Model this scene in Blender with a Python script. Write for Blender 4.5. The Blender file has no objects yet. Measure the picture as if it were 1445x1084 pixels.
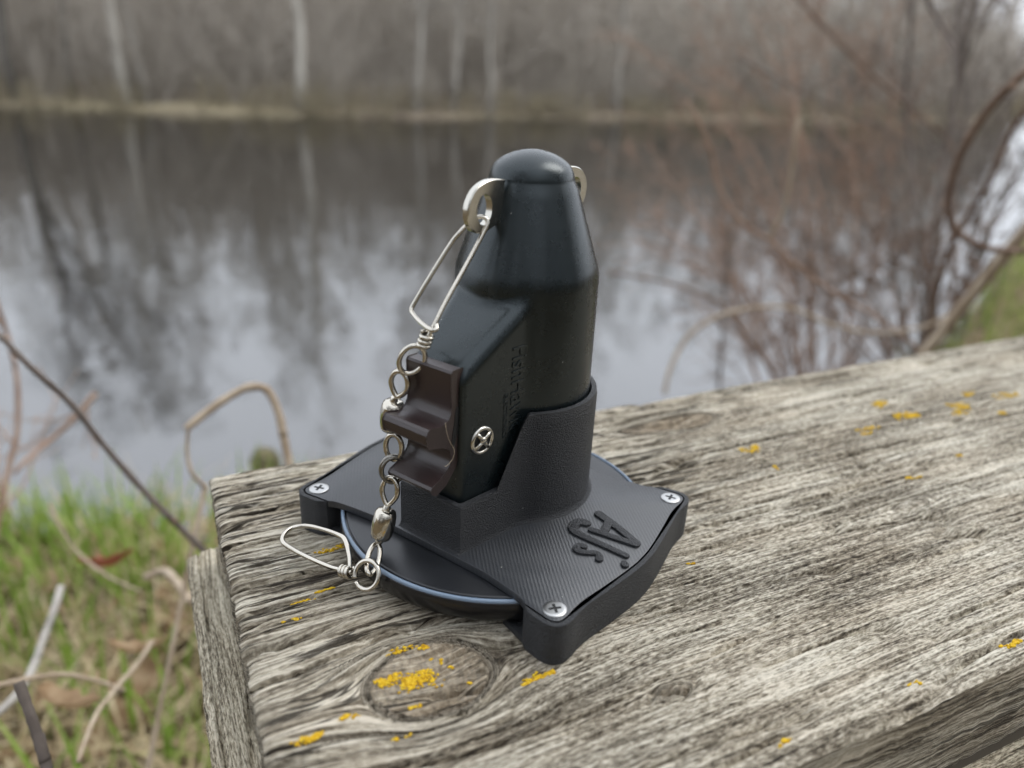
import bpy, bmesh, math, random
import numpy as np
from mathutils import Vector, Matrix

# ------------------------------------------------------------------ camera, sky, sun, exposure
scene = bpy.context.scene
col = scene.collection
R = math.radians
YAW = R(-35.1)                       # turn of the charging stand on the plank
CZ, SZ = math.cos(YAW), math.sin(YAW)
CAM_MM = (126.48, -173.78, 148.66)   # in the frame of the stand, millimetres
PITCH, ROLL = R(23.89), R(2.71)
FPX = 1065.37 / 1445.0               # focal length over picture width

def stand_to_world(p):
    return Vector((CZ*p[0]-SZ*p[1], SZ*p[0]+CZ*p[1], p[2])) * 0.001

cam_data = bpy.data.cameras.new('camera')
cam = bpy.data.objects.new('camera', cam_data); col.objects.link(cam)
fwd = Vector((0, math.cos(PITCH), -math.sin(PITCH)))
rgt0 = Vector((1, 0, 0)); up0 = rgt0.cross(fwd)
rgt = math.cos(ROLL)*rgt0 + math.sin(ROLL)*up0
upv = -math.sin(ROLL)*rgt0 + math.cos(ROLL)*up0
CAM = stand_to_world(CAM_MM)
M = Matrix.Identity(4)
for i in range(3):
    M[i][0] = rgt[i]; M[i][1] = upv[i]; M[i][2] = -fwd[i]; M[i][3] = CAM[i]
cam.matrix_world = M
cam_data.sensor_width = 36.0
cam_data.lens = 36.0*FPX
cam_data.clip_start = 0.01
cam_data.clip_end = 600
cam_data.dof.use_dof = True
cam_data.dof.focus_distance = 0.227
cam_data.dof.aperture_fstop = 26.5/3.9
scene.camera = cam

SUN_EL, SUN_AZ = R(52), R(72)        # high, to the right and a little behind the stand
world = bpy.data.worlds.new('World'); scene.world = world; world.use_nodes = True
wn, wl = world.node_tree.nodes, world.node_tree.links
wn.clear()
sky = wn.new('ShaderNodeTexSky'); sky.sky_type = 'NISHITA'; sky.sun_disc = False
sky.sun_elevation = SUN_EL; sky.sun_rotation = SUN_AZ
sky.air_density = 1.0; sky.dust_density = 4.0; sky.ozone_density = 1.0
hs = wn.new('ShaderNodeHueSaturation'); hs.inputs['Saturation'].default_value = 0.30
bg = wn.new('ShaderNodeBackground'); bg.inputs['Strength'].default_value = 0.13
wo = wn.new('ShaderNodeOutputWorld')
cl = wn.new('ShaderNodeMix'); cl.data_type = 'RGBA'; cl.inputs[0].default_value = 0.80      # even cloud over the whole sky
cl.inputs[7].default_value = (10.3,10.9,11.9,1)
wl.new(sky.outputs[0], hs.inputs['Color']); wl.new(hs.outputs[0], cl.inputs[6]); wl.new(cl.outputs[2], bg.inputs['Color']); wl.new(bg.outputs[0], wo.inputs['Surface'])

sun_d = bpy.data.lights.new('sun', 'SUN'); sun_d.energy = 1.4; sun_d.angle = R(40); sun_d.color = (1, 0.97, 0.93)
sun = bpy.data.objects.new('sun', sun_d); col.objects.link(sun)
sdir = Vector((math.sin(SUN_AZ)*math.cos(SUN_EL), math.cos(SUN_AZ)*math.cos(SUN_EL), math.sin(SUN_EL)))
sun.rotation_euler = (-sdir).to_track_quat('-Z', 'Y').to_euler()
sun.location = sdir*20

vs = scene.view_settings
vs.view_transform = 'Standard'; vs.look = 'None'; vs.exposure = 0.5; vs.gamma = 1.0; vs.use_curve_mapping = False
scene.cycles.use_denoising = True
scene.cycles.max_bounces = 4; scene.cycles.diffuse_bounces = 2; scene.cycles.glossy_bounces = 3
scene.cycles.use_adaptive_sampling = True; scene.cycles.adaptive_threshold = 0.03

# ------------------------------------------------------------------ helpers
MM = 0.001
def tag(o, label=None, cat=None, group=None, kind=None):
    if label: o['label'] = label
    if cat: o['category'] = cat
    if group: o['group'] = group
    if kind: o['kind'] = kind
    return o

def empty(name, loc=(0,0,0), rz=0.0, label=None, cat=None, group=None):
    o = bpy.data.objects.new(name, None); col.objects.link(o)
    o.location = loc; o.rotation_euler = (0,0,rz); o.empty_display_size = 0.02
    return tag(o, label, cat, group)

def mesh_obj(name, verts, faces, mat, parent=None, smooth=True, scale=1.0):
    me = bpy.data.meshes.new(name)
    v = np.asarray(verts, dtype=float)*scale
    me.from_pydata(v.tolist(), [], [list(map(int, f)) for f in faces])
    me.materials.append(mat)
    me.validate()
    if smooth: me.shade_smooth()
    me.update()
    o = bpy.data.objects.new(name, me); col.objects.link(o)
    if parent: o.parent = parent
    return o

def fix_normals(o):
    bm = bmesh.new(); bm.from_mesh(o.data); bmesh.ops.recalc_face_normals(bm, faces=bm.faces); bm.to_mesh(o.data); bm.free()
    return o

def sharp(o, deg=35):
    o.data.set_sharp_from_angle(angle=R(deg)); return o

class Buf:
    def __init__(s): s.v = []; s.f = []; s.n = 0
    def add(s, v, f):
        v = np.asarray(v, float); s.v.append(v); s.f += [tuple(i+s.n for i in q) for q in f]; s.n += len(v)
    def obj(s, name, mat, parent=None, smooth=True, scale=1.0):
        return mesh_obj(name, np.concatenate(s.v), s.f, mat, parent, smooth, scale)

def catmull(P, n=8, closed=False):
    P = [np.array(p, float) for p in P]; out = []
    m = len(P); rng = range(m if closed else m-1)
    for i in rng:
        if closed: p0, p1, p2, p3 = P[i-1], P[i], P[(i+1) % m], P[(i+2) % m]
        else: p0, p1, p2, p3 = P[max(i-1,0)], P[i], P[i+1], P[min(i+2,m-1)]
        for k in range(n):
            t = k/n
            out.append(0.5*((2*p1)+(-p0+p2)*t+(2*p0-5*p1+4*p2-p3)*t*t+(-p0+3*p1-3*p2+p3)*t**3))
    if not closed: out.append(P[-1])
    return np.array(out)

def tube(pts, rad, n=8, closed=False, cap=True):
    P = np.asarray(pts, float); m = len(P)
    rad = np.broadcast_to(np.asarray(rad, float), (m,))
    if closed: T = np.roll(P,-1,0)-np.roll(P,1,0)
    else:
        T = np.empty_like(P); T[1:-1] = P[2:]-P[:-2]; T[0] = P[1]-P[0]; T[-1] = P[-1]-P[-2]
    T /= np.linalg.norm(T, axis=1)[:,None]+1e-12
    a = np.array([0,0,1.0]) if abs(T[0][2]) < 0.9 else np.array([1.0,0,0])
    N = a-T[0]*(a@T[0]); N /= np.linalg.norm(N); Ns = [N]
    for i in range(1,m):
        N = Ns[-1]-T[i]*(Ns[-1]@T[i]); N /= np.linalg.norm(N)+1e-12; Ns.append(N)
    Ns = np.array(Ns); B = np.cross(T,Ns)
    if closed:   # spread the twist left over
        N = Ns[-1]-T[0]*(Ns[-1]@T[0]); N /= np.linalg.norm(N)
        tw = math.atan2(N@B[0], N@Ns[0]); an = -tw*np.arange(m)/m
        Ns, B = Ns*np.cos(an)[:,None]+B*np.sin(an)[:,None], -Ns*np.sin(an)[:,None]+B*np.cos(an)[:,None]
    ang = np.arange(n)*2*math.pi/n
    V = P[:,None,:]+rad[:,None,None]*(Ns[:,None,:]*np.cos(ang)[None,:,None]+B[:,None,:]*np.sin(ang)[None,:,None])
    V = V.reshape(-1,3); F = []
    for i in range(m if closed else m-1):
        j = (i+1) % m
        for k in range(n):
            l = (k+1) % n
            F.append((i*n+k, i*n+l, j*n+l, j*n+k))
    if cap and not closed:
        F.append(tuple(range(n-1,-1,-1))); F.append(tuple((m-1)*n+k for k in range(n)))
    return V, F

def lathe(prof, n=48, origin=(0,0,0), axis=(0,0,1)):
    ax = Vector(axis).normalized(); q = ax.to_track_quat('Z','Y').to_matrix()
    q = np.array(q); o = np.array(origin, float); V = []; F = []
    for (r,z) in prof:
        for k in range(n):
            a = 2*math.pi*k/n
            V.append(o+q@np.array([r*math.cos(a), r*math.sin(a), z]))
    m = len(prof)
    for i in range(m-1):
        for k in range(n):
            l = (k+1) % n
            F.append((i*n+k, i*n+l, (i+1)*n+l, (i+1)*n+k))
    F.append(tuple(range(n-1,-1,-1))); F.append(tuple((m-1)*n+k for k in range(n)))
    return V, F

def poly_normals(P):
    P = np.asarray(P, float)
    a = P-np.roll(P,1,0); b = np.roll(P,-1,0)-P
    def nn(e): 
        e = np.c_[e[:,1],-e[:,0]]; return e/(np.linalg.norm(e,axis=1)[:,None]+1e-9)
    n = nn(a)+nn(b); n /= np.linalg.norm(n,axis=1)[:,None]+1e-9
    return n                                  # outward for a counter-clockwise polygon

def prism(P, z0, z1, bevel=0.3):
    """counter-clockwise polygon pushed up from z0 to z1 with a softened top and bottom edge"""
    P = np.asarray(P,float); n = poly_normals(P); m = len(P)
    rings = [(P-n*bevel*0.6, z0), (P, z0+bevel*0.6), (P, z1-bevel), (P-n*bevel*0.3, z1-bevel*0.3), (P-n*bevel, z1)]
    V = np.concatenate([np.c_[q, np.full(m,z)] for q,z in rings]); F = []
    for i in range(len(rings)-1):
        for k in range(m):
            l = (k+1) % m
            F.append((i*m+k, i*m+l, (i+1)*m+l, (i+1)*m+k))
    F.append(tuple(range(m-1,-1,-1))); F.append(tuple((len(rings)-1)*m+k for k in range(m)))
    return V, F

# vectorised gradient noise, about -1..1
_perm = np.random.RandomState(7).permutation(4096)
def perlin(x, y, seed=0):
    x = np.asarray(x,float)+seed*37.17; y = np.asarray(y,float)+seed*91.7
    xi = np.floor(x).astype(np.int64); yi = np.floor(y).astype(np.int64)
    xf = x-xi; yf = y-yi
    def g(ix,iy,dx,dy):
        hsh = _perm[(_perm[ix & 4095]+iy) & 4095]
        a = hsh*(2*math.pi/4096)*97.0
        return np.cos(a)*dx+np.sin(a)*dy
    u = xf**3*(xf*(xf*6-15)+10); v = yf**3*(yf*(yf*6-15)+10)
    a = g(xi,yi,xf,yf)*(1-u)+g(xi+1,yi,xf-1,yf)*u
    b = g(xi,yi+1,xf,yf-1)*(1-u)+g(xi+1,yi+1,xf-1,yf-1)*u
    return (a*(1-v)+b*v)*1.5

def sstep(a, b, x):
    t = np.clip((np.asarray(x,float)-a)/(b-a),0,1); return t*t*(3-2*t)

def at(px, py, dist):
    """world point at that distance along the line of sight of a pixel of the 1445 wide photograph"""
    u = (px-722.5)/1065.37; v = -(py-542)/1065.37
    d = (fwd+rgt*u+upv*v).normalized()
    return CAM+d*dist

# ------------------------------------------------------------------ materials
def mat(name, base, rough=0.5, metal=0.0, spec=0.5):
    m = bpy.data.materials.new(name); m.use_nodes = True
    b = m.node_tree.nodes['Principled BSDF']
    b.inputs['Base Color'].default_value = (*base,1); b.inputs['Roughness'].default_value = rough
    b.inputs['Metallic'].default_value = metal; b.inputs['Specular IOR Level'].default_value = spec
    return m
def nd(m, t, **kw):
    n = m.node_tree.nodes.new(t)
    for k,v in kw.items():
        if k in n.inputs: n.inputs[k].default_value = v
        else: setattr(n,k,v)
    return n
def lk(m, a, b): m.node_tree.links.new(a,b)
def bsdf(m): return m.node_tree.nodes['Principled BSDF']
def ramp(m, stops, fac=None):
    r = m.node_tree.nodes.new('ShaderNodeValToRGB'); e = r.color_ramp.elements
    while len(e) > 1: e.remove(e[-1])
    e[0].position = stops[0][0]; e[0].color = (*stops[0][1],1)
    for p,c in stops[1:]:
        x = e.new(p); x.color = (*c,1)
    if fac is not None: lk(m, fac, r.inputs['Fac'])
    return r
def coords(m, scale=(1,1,1), rot=(0,0,0), out='Object'):
    tc = nd(m,'ShaderNodeTexCoord'); mp = nd(m,'ShaderNodeMapping')
    mp.inputs['Scale'].default_value = scale; mp.inputs['Rotation'].default_value = rot
    lk(m, tc.outputs[out], mp.inputs['Vector']); return mp.outputs[0]
def noise(m, vec, scale=1.0, detail=4, rough=0.55):
    n = nd(m,'ShaderNodeTexNoise'); n.inputs['Scale'].default_value = scale
    n.inputs['Detail'].default_value = detail; n.inputs['Roughness'].default_value = rough
    lk(m, vec, n.inputs['Vector']); return n.outputs['Fac']
def math_(m, op, a, b=None, c=None):
    n = nd(m,'ShaderNodeMath', operation=op)
    for i,x in enumerate((a,b,c)):
        if x is None: continue
        if hasattr(x,'is_linked'): lk(m,x,n.inputs[i])
        else: n.inputs[i].default_value = x
    return n.outputs[0]
def mixc(m, fac, a, b, mode='MIX'):
    n = nd(m,'ShaderNodeMix', data_type='RGBA', blend_type=mode)
    for s,x in ((0,fac),(6,a),(7,b)):
        if hasattr(x,'is_linked'): lk(m,x,n.inputs[s])
        elif s == 0: n.inputs[0].default_value = x
        else: n.inputs[s].default_value = (*x,1)
    return n.outputs[2]
def bump(m, height, strength=0.5, dist=0.001):
    b = nd(m,'ShaderNodeBump'); b.inputs['Strength'].default_value = strength; b.inputs['Distance'].default_value = dist
    lk(m, height, b.inputs['Height']); lk(m, b.outputs[0], bsdf(m).inputs['Normal']); return b

# moulded black plastic of the probe
m_body = mat('moulded_plastic', (0.0036,0.0062,0.0070), 0.30, 0, 0.55)
v = coords(m_body, (1,1,1))
n1 = noise(m_body, v, 300, 4); n2 = noise(m_body, v, 2500, 2)
n3 = noise(m_body, v, 55, 5, 0.7)
lk(m_body, math_(m_body,'MULTIPLY_ADD', n3, 0.22, math_(m_body,'MULTIPLY_ADD', n1, 0.05, 0.14)), bsdf(m_body).inputs['Roughness'])

bsdf(m_body).inputs['Specular Tint'].default_value = (0.88,0.97,1.0,1)
# printed plastic: walls show layers, tops show diagonal runs of the nozzle
def printed(name, top):
    m = mat(name, (0.010,0.0118,0.0148) if top else (0.0085,0.0095,0.0115), 0.5, 0, 0.85 if top else 0.55)
    if top:
        w = nd(m,'ShaderNodeTexWave', wave_type='BANDS', bands_direction='X')
        w.inputs['Scale'].default_value = 300; w.inputs['Distortion'].default_value = 2.5
        w.inputs['Detail'].default_value = 2; w.inputs['Detail Scale'].default_value = 4
        lk(m, coords(m,(1,1,1),(0,0,R(-45))), w.inputs['Vector'])
        fz = noise(m, coords(m,(1,1,1)), 1800, 3)
        uneven = noise(m, coords(m,(1,1,1)), 130, 3)
        hgt = math_(m,'MULTIPLY_ADD', fz, 0.6, math_(m,'MULTIPLY', w.outputs['Fac'], math_(m,'MULTIPLY_ADD', uneven, 2.4, -0.5)))
        bump(m, hgt, 0.16, 0.0004)
        lk(m, math_(m,'MULTIPLY_ADD', fz, 0.22, 0.30), bsdf(m).inputs['Roughness'])
    else:
        a = noise(m, coords(m,(1,1,6)), 700, 4, 0.65); b = noise(m, coords(m,(1,1,1)), 2200, 3)
        hgt = math_(m,'ADD', a, b)
        bump(m, hgt, 0.9, 0.0007)
        lk(m, math_(m,'MULTIPLY_ADD', b, 0.2, 0.42), bsdf(m).inputs['Roughness'])
    return m
def dust(m, base, amount=0.05, scale=260):
    vo = nd(m,'ShaderNodeTexVoronoi'); vo.inputs['Scale'].default_value = scale; lk(m, coords(m), vo.inputs['Vector'])
    sp = nd(m,'ShaderNodeSeparateColor'); lk(m, vo.outputs['Color'], sp.inputs[0])
    rad = math_(m,'MULTIPLY', math_(m,'SUBTRACT', sp.outputs[0], 0.62), 0.16*amount/0.05)
    msk = math_(m,'LESS_THAN', vo.outputs['Distance'], rad)
    lk(m, mixc(m, math_(m,'MULTIPLY', msk, 0.75), base, (0.34,0.33,0.30)), bsdf(m).inputs['Base Color'])
m_print_top = printed('printed_plastic_top', True)
m_print = printed('printed_plastic_wall', False)
m_puck = mat('satin_black_plastic', (0.010,0.011,0.013), 0.34)
dust(m_puck,(0.010,0.011,0.013),0.06,300); dust(m_print_top,(0.0085,0.0105,0.0138),0.05,240); dust(m_print,(0.0085,0.0095,0.0115),0.05,240); dust(m_body,(0.0036,0.0062,0.0070),0.04,240)
m_puck_side = mat('gloss_black_plastic', (0.006,0.006,0.007), 0.25)
m_ring = mat('pale_blue_light_ring', (0.15,0.20,0.265), 0.18)

def metal(name, base, rough, nscale=900):
    m = mat(name, base, rough, 1.0)
    n = noise(m, coords(m,(1,1,1)), nscale, 4)
    lk(m, math_(m,'MULTIPLY_ADD', n, 0.14, rough-0.07), bsdf(m).inputs['Roughness'])
    return m
m_steel = mat('stainless_steel', (0.50,0.48,0.43), 0.22, 1.0)
m_nickel = metal('nickel_wire', (0.52,0.485,0.42), 0.13)
m_blacknickel = metal('dark_nickel', (0.22,0.21,0.19), 0.24)
m_zinc = mat('zinc_screw', (0.45,0.45,0.44), 0.36, 1.0)
m_dark = mat('painted_recess_shade', (0.004,0.004,0.004), 0.7)  # near-black colour stands in for the shade inside holes

m_brown = mat('brown_plastic', (0.021,0.0115,0.0105), 0.34, 0, 0.6)
a = noise(m_brown, coords(m_brown,(0.6,8,8)), 260, 5)
bump(m_brown, a, 0.12, 0.0005)
lk(m_brown, math_(m_brown,'MULTIPLY_ADD', a, 0.25, 0.22), bsdf(m_brown).inputs['Roughness'])

# weathered wood; the mesh carries grain coordinates that flow round the knots
def wood(name, tint=(1,1,1), contrast=1.0, dirt=0.26, lift=0.0):
    m = mat(name, (0.4,0.38,0.33), 0.85, 0, 0.25)
    uv = nd(m,'ShaderNodeUVMap', uv_map='grain').outputs[0]
    def mp(sx, sy, off=0):
        q = nd(m,'ShaderNodeMapping'); q.inputs['Scale'].default_value = (sx,sy,1); q.inputs['Location'].default_value = (off,off*1.7,off*.3)
        lk(m, uv, q.inputs['Vector']); return q.outputs[0]
    # uv is in units of 100 mm
    fibre = noise(m, mp(6.5,165), 1.0, 6, 0.68)
    streak = noise(m, mp(1.2,62,3), 1.0, 5, 0.62)
    fuzz = noise(m, mp(40,150,7), 1.0, 5, 0.7)
    blot = noise(m, mp(1.6,3.2,11), 1.0, 4, 0.55)
    at_k = nd(m,'ShaderNodeAttribute', attribute_name='knot').outputs['Fac']
    rough_side = nd(m,'ShaderNodeAttribute', attribute_name='fuzzy').outputs['Fac']
    s1 = math_(m,'ADD', math_(m,'MULTIPLY_ADD', streak, 0.75, math_(m,'MULTIPLY', fibre, 0.62)), math_(m,'MULTIPLY', fuzz, 0.30))
    s2 = math_(m,'ADD', math_(m,'MULTIPLY_ADD', fuzz, 0.72, math_(m,'MULTIPLY', fibre, 0.58)), math_(m,'MULTIPLY', streak, 0.36))
    mixv = nd(m,'ShaderNodeMix', data_type='FLOAT'); lk(m, rough_side, mixv.inputs[0]); lk(m, s1, mixv.inputs[2]); lk(m, s2, mixv.inputs[3])
    sv = math_(m,'ADD', math_(m,'MULTIPLY_ADD', math_(m,'SUBTRACT', blot, 0.5), dirt, mixv.outputs[0]), lift)
    cr = ramp(m, [(0.65,(0.027,0.022,0.016)),(0.735,(0.112,0.095,0.073)),(0.795,(0.24,0.216,0.174)),(0.855,(0.42,0.39,0.325)),(0.945,(0.70,0.67,0.595))], sv)
    fz2 = noise(m, mp(60,60,19), 1.0, 4, 0.7)
    kc = ramp(m, [(0.35,(0.06,0.046,0.034)),(0.5,(0.24,0.19,0.135)),(0.66,(0.46,0.40,0.31))], fz2)
    c = mixc(m, at_k, cr.outputs[0], kc.outputs[0])
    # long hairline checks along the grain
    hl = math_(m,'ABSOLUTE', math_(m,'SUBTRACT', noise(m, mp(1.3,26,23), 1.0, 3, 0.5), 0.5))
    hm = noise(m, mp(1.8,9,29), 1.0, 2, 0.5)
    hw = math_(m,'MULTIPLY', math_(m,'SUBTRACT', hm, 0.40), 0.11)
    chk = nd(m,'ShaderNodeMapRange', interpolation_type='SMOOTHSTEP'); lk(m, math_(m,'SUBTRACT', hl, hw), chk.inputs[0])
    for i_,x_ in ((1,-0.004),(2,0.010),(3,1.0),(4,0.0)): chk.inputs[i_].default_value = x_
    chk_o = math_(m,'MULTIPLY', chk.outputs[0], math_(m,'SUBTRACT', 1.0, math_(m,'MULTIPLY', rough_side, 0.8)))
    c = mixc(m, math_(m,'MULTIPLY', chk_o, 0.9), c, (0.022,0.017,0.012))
    warm = nd(m,'ShaderNodeMapRange'); lk(m, noise(m, mp(1.1,6.0,37), 1.0, 5, 0.6), warm.inputs[0])
    for i_,x_ in ((1,0.40),(2,0.66),(3,0.0),(4,0.30)): warm.inputs[i_].default_value = x_
    c = mixc(m, 1.0, c, mixc(m, warm.outputs[0], (1.0,0.975,0.92), (0.80,0.655,0.50)), 'MULTIPLY')
    c = mixc(m, 1.0, c, tint, 'MULTIPLY')
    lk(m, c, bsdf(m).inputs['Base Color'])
    hgt = math_(m,'SUBTRACT', math_(m,'ADD', math_(m,'MULTIPLY', fibre, 1.0), math_(m,'MULTIPLY', fuzz, 0.9)), math_(m,'MULTIPLY', chk_o, 1.2))
    bump(m, hgt, 0.8, 0.0014)
    return m
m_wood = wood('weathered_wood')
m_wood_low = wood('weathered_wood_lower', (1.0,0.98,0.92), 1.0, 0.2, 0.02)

m_lichen = mat('orange_lichen', (0.50,0.27,0.012), 0.8, 0, 0.2)
n = noise(m_lichen, coords(m_lichen), 900, 3)
lk(m_lichen, ramp(m_lichen, [(0.3,(0.36,0.19,0.008)),(0.5,(0.56,0.35,0.014)),(0.75,(0.66,0.49,0.05))], n).outputs[0], bsdf(m_lichen).inputs['Base Color'])

def bark(name, c1, c2, sc=60):
    m = mat(name, c1, 0.85, 0, 0.2)
    n = noise(m, coords(m,(1,1,0.35)), sc, 4)
    lk(m, ramp(m, [(0.35,c1),(0.65,c2)], n).outputs[0], bsdf(m).inputs['Base Color'])
    return m

# ------------------------------------------------------------------ ground, water, banks
WATER = -1.75
def plate_obj(name, xs, ys, hfun, m):
    X,Y = np.meshgrid(xs,ys); Z = hfun(X,Y); nx,ny = len(xs),len(ys)
    V = np.c_[X.ravel(),Y.ravel(),Z.ravel()]
    F = [(j*nx+i, j*nx+i+1, (j+1)*nx+i+1, (j+1)*nx+i) for j in range(ny-1) for i in range(nx-1)]
    return mesh_obj(name, V, F, m)

m_water = mat('pond_water', (0.012,0.011,0.009), 0.06, 0, 0.5)
bsdf(m_water).inputs['IOR'].default_value = 2.5
w1 = noise(m_water, coords(m_water,(1.0,0.5,1)), 2.2, 3); w2 = noise(m_water, coords(m_water,(1.0,0.6,1)), 9, 3)
bump(m_water, math_(m_water,'MULTIPLY_ADD', w2, 0.12, w1), 0.15, 0.05)
wat = mesh_obj('water', [(-160,-40,WATER),(200,-40,WATER),(200,200,WATER),(-160,200,WATER)], [(0,1,2,3)], m_water)
tag(wat, kind='structure')

def shore_y(x):           # the far waterline
    return np.interp(x, [-80,-30,-13,-6,-0.4,5.3,14,19,30,60,120], [14,18.5,20.0,20.9,23.7,26.4,29.5,33,48,62,80])
def far_h(X,Y):
    d = Y-shore_y(X)
    return WATER-0.4+sstep(-0.8,0.6,d)*0.56+np.clip(d-0.6,0,None)*0.045+perlin(X*.35,Y*.35,3)*0.12+sstep(8,60,d)*4.6*sstep(30,16,X)
m_far = mat('leaf_litter_far', (0.2,0.17,0.11), 0.95, 0, 0.1)
n = noise(m_far, coords(m_far,(1,1,1)), 1.1, 5, 0.65)
lk(m_far, ramp(m_far, [(0.3,(0.08,0.064,0.05)),(0.48,(0.14,0.115,0.088)),(0.62,(0.20,0.165,0.125)),(0.8,(0.15,0.12,0.095))], n).outputs[0], bsdf(m_far).inputs['Base Color'])
xs = np.concatenate([np.linspace(-80,-20,31)[:-1], np.linspace(-20,40,121)[:-1], np.linspace(40,120,41)])
dv = np.concatenate([np.linspace(-1.0,4,26)[:-1], np.linspace(4,20,33)[:-1], np.linspace(20,120,51)])
Xg = np.repeat(xs[None,:], len(dv), 0); Yg = shore_y(Xg)+dv[:,None]
Zg = far_h(Xg,Yg); nx = len(xs)
fb = mesh_obj('far_bank', np.c_[Xg.ravel(),Yg.ravel(),Zg.ravel()],
    [(j*nx+i, j*nx+i+1, (j+1)*nx+i+1, (j+1)*nx+i) for j in range(len(dv)-1) for i in range(nx-1)], m_far)
_mg = fb.data.attributes.new('margin','FLOAT','POINT'); _d = np.repeat(dv[:,None],nx,1)
_mg.data.foreach_set('value',(np.exp(-np.clip(_d-0.4,0,None)/0.6)*sstep(-0.2,0.5,_d)*(0.3+0.7*sstep(2,-7,Xg))*np.clip(0.6+0.9*perlin(Xg*.22,Yg*.4,13),0,1)).ravel().astype(np.float32))
_ma = nd(m_far,'ShaderNodeAttribute', attribute_name='margin').outputs['Fac']
_rc = [x for x in m_far.node_tree.nodes if x.type == 'VALTORGB'][0].outputs[0]
lk(m_far, mixc(m_far,_ma,_rc,(0.36,0.31,0.20)), bsdf(m_far).inputs['Base Color'])
tag(fb, kind='structure')

GROUND = -0.44
def edge_y(x):            # brink of the near bank
    return np.interp(x, [-160,-6,-2,-0.6,-0.3,0.0,0.5,0.9,1.2,1.8,4,8,200], [-30,-1.6,0.25,0.66,0.63,0.60,0.86,1.35,1.75,2.5,5.6,10,90])
def near_h(X,Y):
    d = edge_y(X)-Y+perlin(X*2.1,Y*2.1,5)*0.08
    return WATER-0.3+sstep(-0.75,0.12,d)*(GROUND-WATER+0.3)+perlin(X*3,Y*3,8)*0.025+perlin(X*11,Y*11,9)*0.008+sstep(2,30,-Y)*3.5
m_soil = mat('soil_and_litter', (0.12,0.09,0.05), 0.95, 0, 0.1)
n = noise(m_soil, coords(m_soil), 28, 6, 0.7)
lk(m_soil, ramp(m_soil, [(0.32,(0.035,0.026,0.016)),(0.48,(0.13,0.095,0.055)),(0.58,(0.23,0.18,0.11)),(0.72,(0.09,0.105,0.035))], n).outputs[0], bsdf(m_soil).inputs['Base Color'])
bump(m_soil, n, 0.8, 0.02)
nb = plate_obj('near_bank', np.concatenate([np.linspace(-160,-6,40)[:-1],np.linspace(-6,-1.2,25)[:-1],np.linspace(-1.2,2.6,153)[:-1],np.linspace(2.6,9,33)[:-1],np.linspace(9,200,50)]),
               np.concatenate([np.linspace(-160,-6,40)[:-1],np.linspace(-6,-0.4,15)[:-1],np.linspace(-0.4,3.2,145)[:-1],np.linspace(3.2,11,40)[:-1],np.linspace(11,100,40)]), near_h, m_soil)
tag(nb, kind='structure')

# ------------------------------------------------------------------ the bench of weathered planks
PANG = R(26.2)                         # direction of the grain
PD = np.array([math.cos(PANG), math.sin(PANG)]); PN = np.array([math.sin(PANG), -math.cos(PANG)])
bench = empty('wooden_bench', (0,0,GROUND), PANG, 'weathered grey wooden bench of thick planks carrying the black charging stand', 'bench')
BZ = -GROUND                           # the top of the seat in the frame of the bench
# in the frame of the bench: +x runs along the grain, +y away from the camera (across = -y)
KNOTS = [(-42.5,55.0,16.5,12.5,0.55),(13.5,82.8,6.0,2.0,0.28),(104.0,-45.0,26.0,6.0,0.55),(150.0,44.0,9.0,2.6,0.12)]
def grain(s, t):
    """grain-following coordinates and the knot mask; s along, t across, millimetres"""
    v = t+perlin(s*0.005,t*0.010,21)*2.4+perlin(s*0.02,t*0.05,22)*0.6
    mask = np.zeros_like(s)
    for (s0,t0,a,b,k) in KNOTS:
        ds, dt = (s-s0)/a, (t-t0)/b
        wob = 1+0.12*perlin(ds*1.3+5,dt*1.3,31)
        r2 = (ds*ds+dt*dt)*wob; r = np.sqrt(r2)+1e-6
        push = np.where(r > 1, -dt*b/np.maximum(r2,1), 0)      # stream lines round an island
        v = v+push*np.exp(-np.maximum(r-1,0)*0.35)*0.95
        inside = sstep(1.08,0.9,r)
        v = v*(1-inside)+inside*(t0+(t-t0)*0.8+r*b*0.25+40)
        mask = np.maximum(mask, inside*k)
    return s, v, mask
def relief(s, t):
    s_, v, k = grain(s,t)
    fz = fuzzy_of(s,t)
    old = 1-0.75*fz
    h = perlin(s*0.007,v*0.30,1)*0.28*old+perlin(s*0.013,v*0.8,2)*0.45*old+perlin(s*0.04,v*1.5,3)*0.26
    h += perlin(s*0.13,v*0.9,4)*0.22+perlin(s*0.5,v*1.2,14)*0.16
    c1 = perlin(s*0.0075,v*0.085,5); g1 = sstep(-0.25,0.10,perlin(s*0.010,v*0.06,6)+0.25*(1-fz))
    h -= 5.0*np.exp(-(c1/0.050)**2)*g1*(0.2+0.8*old)
    c2 = perlin(s*0.012,v*0.19,7); g2 = sstep(0.0,0.35,perlin(s*0.02,v*0.11,8))
    h -= 2.6*np.exp(-(c2/0.055)**2)*g2*old
    c3 = perlin(s*0.02,v*0.42,9); g3 = sstep(0.0,0.4,perlin(s*0.025,v*0.2,10))
    h -= 1.3*np.exp(-(c3/0.08)**2)*g3*(0.3+0.7*old)
    # split in the small knot and the hollow at the far edge
    h -= 3.4*np.exp(-((t-83-1.4*np.sin((s-13)*.45)-0.5*np.sin(s*1.3))/1.0)**2-((s-13)/7.5)**2)+1.2*np.exp(-((t-81.3)/0.8)**2-((s-17)/4)**2)
    h -= 3.2*np.exp(-((t+45-(s-104)*0.16)/5.0)**2-((s-106)/22)**2)
    h -= k*0.5*(KN_RING(s,t))
    return h+cracks(s,v)*(1-np.clip(k*2,0,1))
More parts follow.
